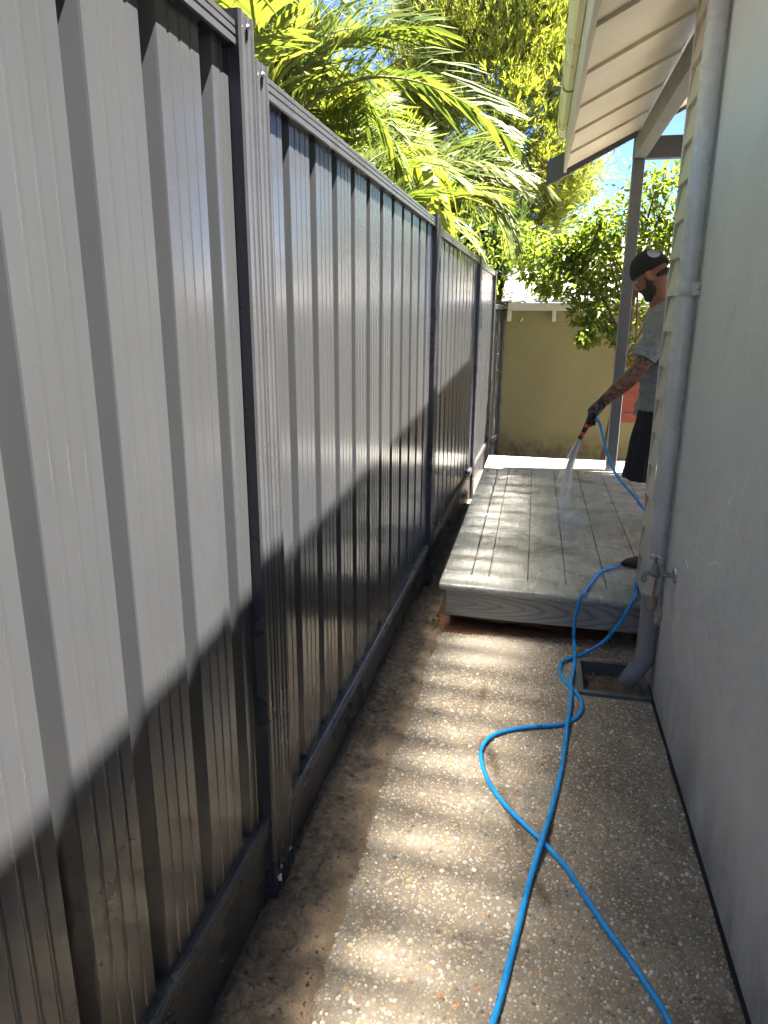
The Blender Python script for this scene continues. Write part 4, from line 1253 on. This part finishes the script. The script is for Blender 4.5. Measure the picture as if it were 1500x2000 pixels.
FRF = [frond(20+i, random.uniform(1.4, 1.9), random.uniform(0.8, 1.3), 42, random.uniform(.4, .52), M_palm_far) for i in range(3)]

def place_frond(me, base, yaw, tilt, roll, scale, parent, force=False):
    o = bpy.data.objects.new('frond', me); COL.objects.link(o)
    for _try in range(6):
        Mt = Matrix.Translation(base) @ Matrix.Rotation(yaw, 4, 'Z') @ Matrix.Rotation(-tilt, 4, 'Y') @ Matrix.Rotation(roll, 4, 'X') @ Matrix.Diagonal((scale, scale, scale, 1))
        bad = False
        if force: break
        for vi in range(0, len(me.vertices), 9):
            q = Mt @ me.vertices[vi].co
            if q.x > fence_x(q.y)-0.05 and ((q.y < 5.4 and q.z < 2.12) or q.z < 1.72):
                bad = True; break
        if not bad: break
        yaw += 0.9 if base.x < -1.06 or _try else 0.4; tilt = min(1.1, tilt+0.12)
    M = Matrix.Translation(base) @ Matrix.Rotation(yaw, 4, 'Z') @ Matrix.Rotation(-tilt, 4, 'Y') @ Matrix.Rotation(roll, 4, 'X') @ Matrix.Diagonal((scale, scale, scale, 1))
    o.parent = parent; o.matrix_parent_inverse = parent.matrix_basis.inverted()
    o.matrix_basis = M
    return o
def palm(x, y, stems, label, meshes=FR, group='cane palms behind the fence', seed=1, sc_=1.0):
    r = random.Random(seed)
    root = empty('cane_palm', (x, y, -0.16)); tag(root, label, 'palm', group)
    bpy.context.view_layer.update()
    for (dx, dy, h, n, lean) in stems:
        b = Vector((x+dx*.3, y+dy*.3, -0.16)); t = Vector((x+dx, y+dy, h))
        m = MB(); pts = [b.lerp(t, f)+Vector((0.03*math.sin(f*3), 0, 0)) for f in np.linspace(0, 1, 7)]
        m.limb(pts, [.05, .045, .042, .04, .038, .034, .026], 10, False)
        s = m.build('cane', M_cane, None, True); s.parent = root; s.matrix_parent_inverse = root.matrix_basis.inverted()
        a0 = r.uniform(0, 6.28)
        for i in range(n):
            yaw = a0+i*2.399+r.gauss(0, .15)
            tilt = r.uniform(-0.25, 0.75) if i > 2 else r.uniform(0.7, 1.1)
            place_frond(r.choice(meshes), t+Vector((0, 0, r.uniform(-.08, .05))), yaw, tilt, r.gauss(0, .15), sc_*r.uniform(.8, 1.1), root)
palm(-1.45, 3.6, [(0.1, 0, 2.25, 9, 0), (-0.35, 0.5, 2.9, 9, 0), (-0.2, -0.4, 1.8, 8, 0)], 'cane palm nearest the camera, filling the top left above the fence', seed=3)
palm(-2.3, 5.2, [(0.1, 0.2, 2.7, 10, 0), (-0.5, 0.5, 3.5, 10, 0), (0.45, -0.3, 2.1, 9, 0)], 'tall cane palm in the middle of the palm row', seed=5)
palm(-1.35, 6.0, [(0.1, 0.1, 2.0, 10, 0), (-0.3, 0.4, 2.7, 9, 0)], 'cane palm behind the yellow strap leaved plant', seed=8)
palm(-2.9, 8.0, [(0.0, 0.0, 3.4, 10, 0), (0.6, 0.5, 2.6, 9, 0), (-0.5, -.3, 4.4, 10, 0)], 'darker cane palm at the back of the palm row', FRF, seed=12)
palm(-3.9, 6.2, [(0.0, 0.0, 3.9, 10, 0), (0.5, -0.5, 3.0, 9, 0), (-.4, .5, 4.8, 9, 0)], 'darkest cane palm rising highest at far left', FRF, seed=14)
palm(-1.15, 4.5, [(0.05, 0, 1.75, 9, 0), (-0.15, 0.2, 2.2, 8, 0)], 'short cane palm just behind the fence beside the first post', seed=18, sc_=.75)
palm(-1.9, 7.3, [(0.1, 0, 2.3, 10, 0), (-0.25, 0.3, 3.1, 9, 0)], 'cane palm in front of the golden conifer', seed=23, sc_=.9)
# the low fronds that lean over the fence
r_ = empty('leaning_palm', (-1.05, 6.2, -0.16)); tag(r_, 'young palm whose fronds arch over the far fence top', 'palm', 'cane palms behind the fence')
bpy.context.view_layer.update()
m = MB(); m.limb([(-1.05, 6.2, -.16), (-1.05, 6.2, 0.9), (-1.05, 6.15, 2.1)], [.05, .045, .035], 10, False)
s = m.build('cane', M_cane, None, True); s.parent = r_; s.matrix_parent_inverse = r_.matrix_basis.inverted()
for yaw, tilt, roll, sc1, k, dz in ((0.12, 0.18, 0.7, .80, 0, .28), (0.85, 0.30, 0.3, .70, 1, .30), (0.55, 0.12, 0.5, 0.80, 2, .22), (0.32, 0.42, 0.6, 0.75, 3, .25), (-1.6, 1.0, 0, .7, 3, .1), (2.0, .7, 0, .8, 4, 0), (3.2, .6, 0, .8, 5, 0), (-2.2, .8, 0, .8, 1, 0), (1.3, .9, 0, .8, 0, 0), (0.0, 1.05, 0, .8, 2, .1)):
    place_frond(FR[k], Vector((-1.05, 6.15, 2.1+dz)), yaw, tilt, roll, sc1, r_)
for yaw, tilt, roll, sc1, k, dz in ((0.06, -0.10, 0.25, .80, 1, .40), (-0.12, 0.22, 0.5, .66, 4, .36), (0.30, 0.05, -0.2, .72, 2, .30)):
    place_frond(FR[k], Vector((-1.05, 6.15, 2.1+dz)), yaw, tilt, roll, sc1, r_, True)

# strap leaved plant with drooping yellow leaves
def strap_plant():
    base = Vector((-0.86, 4.95, -0.16))
    root = empty('strap_leaf_plant', base); tag(root, 'yellow green plant with broad drooping strap leaves above the fence', 'plant')
    bpy.context.view_layer.update()
    m = MB(); m.limb([base, base+Vector((.03, .02, 1.2)), base+Vector((.05, 0, 2.5))], [.035, .03, .022], 10, False)
    s = m.build('stem', M_cane, None, True); s.parent = root; s.matrix_parent_inverse = root.matrix_basis.inverted()
    r = random.Random(4)
    for i in range(24):
        yaw = i*2.399+r.gauss(0, .2); L = r.uniform(.42, .7); rise = r.uniform(.15, .8); W = r.uniform(.028, .048)
        if math.cos(yaw) > 0.3: rise = max(rise, 0.55); L = min(L, .5)
        n = 9; V = []; F = []; T = []
        tt = r.random()
        for k in range(n):
            t = k/(n-1)
            x = L*(t*0.75-0.15*t**3); z = L*(rise*t*1.5-1.35*(t**2.1))
            w = W*math.sin(math.pi*(0.08+0.9*t))**0.7
            f = 0.35*w
            V += [(x, -w, z+f), (x, 0, z), (x, w, z+f)]; T += [min(1, tt*.7+t*.4)]*3
            if k:
                b = k*3; F += [(b-3, b-2, b+1, b), (b-2, b-1, b+2, b+1)]
        me = leaf_mesh('leaf', V, F, T, M_drac)
        o = bpy.data.objects.new('leaf', me); COL.objects.link(o); o.parent = root; o.matrix_parent_inverse = root.matrix_basis.inverted()
        o.matrix_basis = Matrix.Translation(base+Vector((.05, 0, 2.28+.28*i/24))) @ Matrix.Rotation(yaw, 4, 'Z') @ Matrix.Rotation(r.gauss(0, .2), 4, 'X')
strap_plant()

def leaf_cloud(centers, radii, n, size, asp, up=0.3, droop=0.0, seed=0, fold=0.25):
    """elliptic folded leaves spread through clumps; numpy; 6 verts, 4 tris... returned as quads"""
    R = np.random.default_rng(seed)
    ci = R.integers(0, len(centers), n)
    d = R.normal(0, 1, (n, 3)); d /= np.linalg.norm(d, axis=1)[:, None]
    rad = R.random(n)**0.45
    P = centers[ci] + d*radii[ci]*rad[:, None]
    ax = d*0.7 + R.normal(0, .6, (n, 3)); ax[:, 2] -= droop; ax /= np.linalg.norm(ax, axis=1)[:, None]
    nr = R.normal(0, .6, (n, 3)); nr[:, 2] += up+0.5; nr -= ax*(nr*ax).sum(1)[:, None]; nr /= np.linalg.norm(nr, axis=1)[:, None]
    sd = np.cross(ax, nr)
    L = size*R.uniform(.65, 1.2, n); W = L*asp*R.uniform(.85, 1.15, n)
    L = L[:, None]; W = W[:, None]
    v = [P, P+ax*L*.35+sd*W*.5+nr*W*fold, P+ax*L*.75+sd*W*.38+nr*W*fold*.7, P+ax*L-nr*L*.08, P+ax*L*.75-sd*W*.38+nr*W*fold*.7, P+ax*L*.35-sd*W*.5+nr*W*fold]
    V = np.stack(v, 1).reshape(-1, 3)
    b = (np.arange(n)*6)[:, None]
    F = np.concatenate([b+np.array([[0, 3, 2, 1]]), b+np.array([[0, 5, 4, 3]])], 1).reshape(-1, 4)
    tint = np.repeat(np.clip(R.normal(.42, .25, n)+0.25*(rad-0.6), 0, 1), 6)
    return V, F, tint

def branch_set(root, base, top, ends, r0, mat):
    m = MB(); pts = [Vector(base).lerp(Vector(top), f)+Vector((.03*math.sin(f*4), .02*math.sin(f*5), 0)) for f in np.linspace(0, 1, 8)]
    m.limb(pts, list(np.linspace(r0, r0*.45, 8)), 12, False)
    for i, e in enumerate(ends):
        f = 0.45+0.5*((i*0.37) % 1)
        a = Vector(base).lerp(Vector(top), f); e = Vector(e)
        m.limb([a, a.lerp(e, .4)+Vector((0, 0, .06)), a.lerp(e, .75)+Vector((0, 0, .05)), e], [r0*.35, r0*.25, r0*.15, r0*.06], 7, False)
    s = m.build('trunk', mat, None, True); s.parent = root; s.matrix_parent_inverse = root.matrix_basis.inverted()

def broad_tree(name, base, top, centers, radii, n, size, mat, label, seed, asp=.45, r0=.05, cat='tree'):
    root = empty(name, base); tag(root, label, cat); bpy.context.view_layer.update()
    branch_set(root, base, top, [tuple(c) for c in centers[::4]], r0, M_bark)
    V, F, T = leaf_cloud(centers, radii, n, size, asp, seed=seed, droop=.25)
    o = link('crown', leaf_mesh('crown', V, F, T, mat), None, root); o.matrix_parent_inverse = root.matrix_basis.inverted()
    return root
# glossy broad leaved tree beside the veranda post
R1 = np.random.default_rng(5)
cs = []; rs = []
for i in range(46):
    while True:
        p = R1.uniform(-1, 1, 3)
        if np.linalg.norm(p) < 1: break
    c = np.array([1.10, 8.0, 2.30])+p*np.array([0.85, .45, 0.85]); c[2] = min(c[2], 2.15+max(0.0, c[0]-0.35)*0.9); cs.append(c); rs.append(R1.uniform(.14, .28)*np.array([1, 1, .8]))
for c, r in (((0.45, 7.85, 1.55), .16), ((0.62, 7.8, 1.40), .15), ((0.35, 7.8, 1.80), .2), ((0.50, 7.7, 1.30), .09), ((0.20, 7.9, 1.95), .14), ((0.85, 7.85, 1.30), .14), ((1.0, 7.8, 1.1), .12), ((0.72, 7.8, 1.6), .2), ((0.05, 8.1, 2.15), .2), ((0.28, 8.0, 2.2), .24), ((-0.12, 8.3, 2.0), .14), ((0.1, 8.2, 1.85), .12), ((0.45, 8.0, 2.0), .22), ((0.5, 8.0, 2.5), .25), ((0.0, 8.5, 1.95), .2), ((0.25, 8.6, 2.05), .22), ((0.5, 8.6, 2.1), .22), ((-0.2, 8.55, 2.2), .2), ((0.15, 8.9, 2.3), .25), ((0.45, 9.0, 2.45), .25), ((0.75, 8.7, 2.1), .22), ((-0.25, 8.9, 2.45), .2), ((0.1, 8.35, 1.82), .12), ((-0.08, 8.4, 2.3), .2)):
    cs.append(np.array(c)); rs.append(np.array([r, r, r*.8]))
broad_tree('broadleaf_tree', (0.775, 7.95, -0.16), (1.0, 8.0, 2.4), np.array(cs), np.array(rs), 7000, .078, M_citrus, 'glossy broad leaved tree behind the veranda post and man', 21, .5, .045)

# feathery golden conifer
def conifer(base, top, cx, rad, nclump, nsp, label, seed, mat, size=.16):
    root = empty('conifer', base); tag(root, label, 'tree'); bpy.context.view_layer.update()
    R = np.random.default_rng(seed)
    C = []
    while len(C) < nclump:
        p = R.normal(0, 1, 3); p /= np.linalg.norm(p)
        k = R.uniform(.55, 1.0)
        C.append(np.array(cx)+p*k*np.array(rad))
    C = np.array(C)
    branch_set(root, base, top, [tuple(c) for c in C[::14]], .10, M_bark)
    def sprays(n, ci, size, spread, tint_mu):
        P = C[ci]+R.normal(0, 1, (n, 3))*spread
        out = C[ci]-np.array(cx); out /= np.linalg.norm(out, axis=1)[:, None]+1e-9
        ax = out*.75+R.normal(0, .38, (n, 3)); ax[:, 2] += 1.0; ax /= np.linalg.norm(ax, axis=1)[:, None]
        Vs = []; Ts = []
        tb = np.clip(R.normal(tint_mu[ci], .16), 0, 1)
        for k in range(7):
            d = ax+R.normal(0, .42, (n, 3)); d /= np.linalg.norm(d, axis=1)[:, None]
            sd = np.cross(d, R.normal(0, 1, (n, 3))); sd /= np.linalg.norm(sd, axis=1)[:, None]
            L = (size*R.uniform(.5, 1.15, n))[:, None]; W = L*.075
            o = P+ax*(size*.12*k)
            Vs.append(np.stack([o-sd*W*.4, o+d*L*.5-sd*W, o+d*L, o+d*L*.5+sd*W], 1)); Ts.append(np.repeat(tb[:, None], 4, 1))
        V = np.concatenate(Vs, 0).reshape(-1, 3); T = np.concatenate(Ts, 0).ravel()
        F = np.arange(len(V)).reshape(-1, 4)
        return V, F, T
    mu = R.uniform(.2, .75, nclump)
    ci = R.integers(0, nclump, nsp)
    V, F, T = sprays(nsp, ci, size, .17, mu)
    o = link('crown', leaf_mesh('crown', V, F, T, mat), None, root); o.matrix_parent_inverse = root.matrix_basis.inverted()
    ci = R.choice(np.arange(nclump)[::6], nsp//12)
    V, F, T = sprays(nsp//12, ci, size*.9, .10, mu)
    o = link('dead_foliage', leaf_mesh('dead_foliage', V, F, T, M_brown), None, root); o.matrix_parent_inverse = root.matrix_basis.inverted()
conifer((-0.5, 11.0, -0.16), (-0.5, 11.0, 6.6), (-0.70, 10.9, 4.3), (1.5, 0.9, 2.9), 230, 30000, 'large feathery golden green conifer behind the palms', 31, M_conif, .115)
conifer((-1.0, 9.9, -0.16), (-0.95, 9.9, 2.8), (-0.85, 9.9, 2.35), (0.35, .5, 0.9), 40, 3200, 'small dark conifer just past the far end of the fence', 33, M_palm_far)

# leafy trees further back
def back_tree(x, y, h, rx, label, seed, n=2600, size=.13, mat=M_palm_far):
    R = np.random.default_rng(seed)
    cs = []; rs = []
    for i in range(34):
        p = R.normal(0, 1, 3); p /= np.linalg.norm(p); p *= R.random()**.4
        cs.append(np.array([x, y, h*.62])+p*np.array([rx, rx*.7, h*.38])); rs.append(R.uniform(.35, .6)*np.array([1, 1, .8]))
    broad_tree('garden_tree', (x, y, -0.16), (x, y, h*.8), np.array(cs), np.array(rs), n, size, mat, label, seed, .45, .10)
back_tree(-4.2, 10.5, 7.2, 1.9, 'dark leafy tree behind the palms on the left', 41, 4200)
back_tree(-2.1, 12.5, 7.6, 1.5, 'leafy tree between the palms and the conifer', 42, 3600)
back_tree(2.6, 13.5, 4.4, 1.5, 'leafy tree far behind the outbuilding roof at right', 43, 2400, .11, M_citrus)
back_tree(-0.92, 8.9, 2.9, 0.42, 'small bush just beyond the fence end', 44, 1300, .07, M_citrus)

back_tree(-3.4, 0.6, 6.0, 1.5, 'tall unseen leafy tree added beyond the near fence to warm the light in the passage', 51, 7000, .15, M_conif)  # added out of view: blocks blue sky, bounces green-yellow light onto the wall
back_tree(-3.2, -2.8, 6.0, 1.6, 'unseen leafy tree added behind the camera to screen the sky', 52, 6000, .15, M_conif)  # also added out of view, cuts the sky light entering from behind
back_tree(-4.6, 3.4, 6.4, 1.4, 'unseen leafy tree added beyond the palms to screen sky from the house wall', 53, 5000, .15, M_conif)  # third added tree, outside the frame, closes the sky gap facing the wall
# weed at the fence foot
def weed(x, y, z, label, seed, n=14, s=.022):
    R = random.Random(seed)
    root = empty('weed', (x, y, z)); tag(root, label, 'weed'); bpy.context.view_layer.update()
    V, F, T = leaf_cloud(np.array([[x, y, z+.012]]), np.array([[.018, .018, .012]]), n, s, .45, seed=seed)
    o = link('leaves', leaf_mesh('leaves', V, F, T, M_citrus), None, root); o.matrix_parent_inverse = root.matrix_basis.inverted()
weed(-0.415, 3.36, 0.02, 'tiny green weed in the soil by the deck corner', 3)
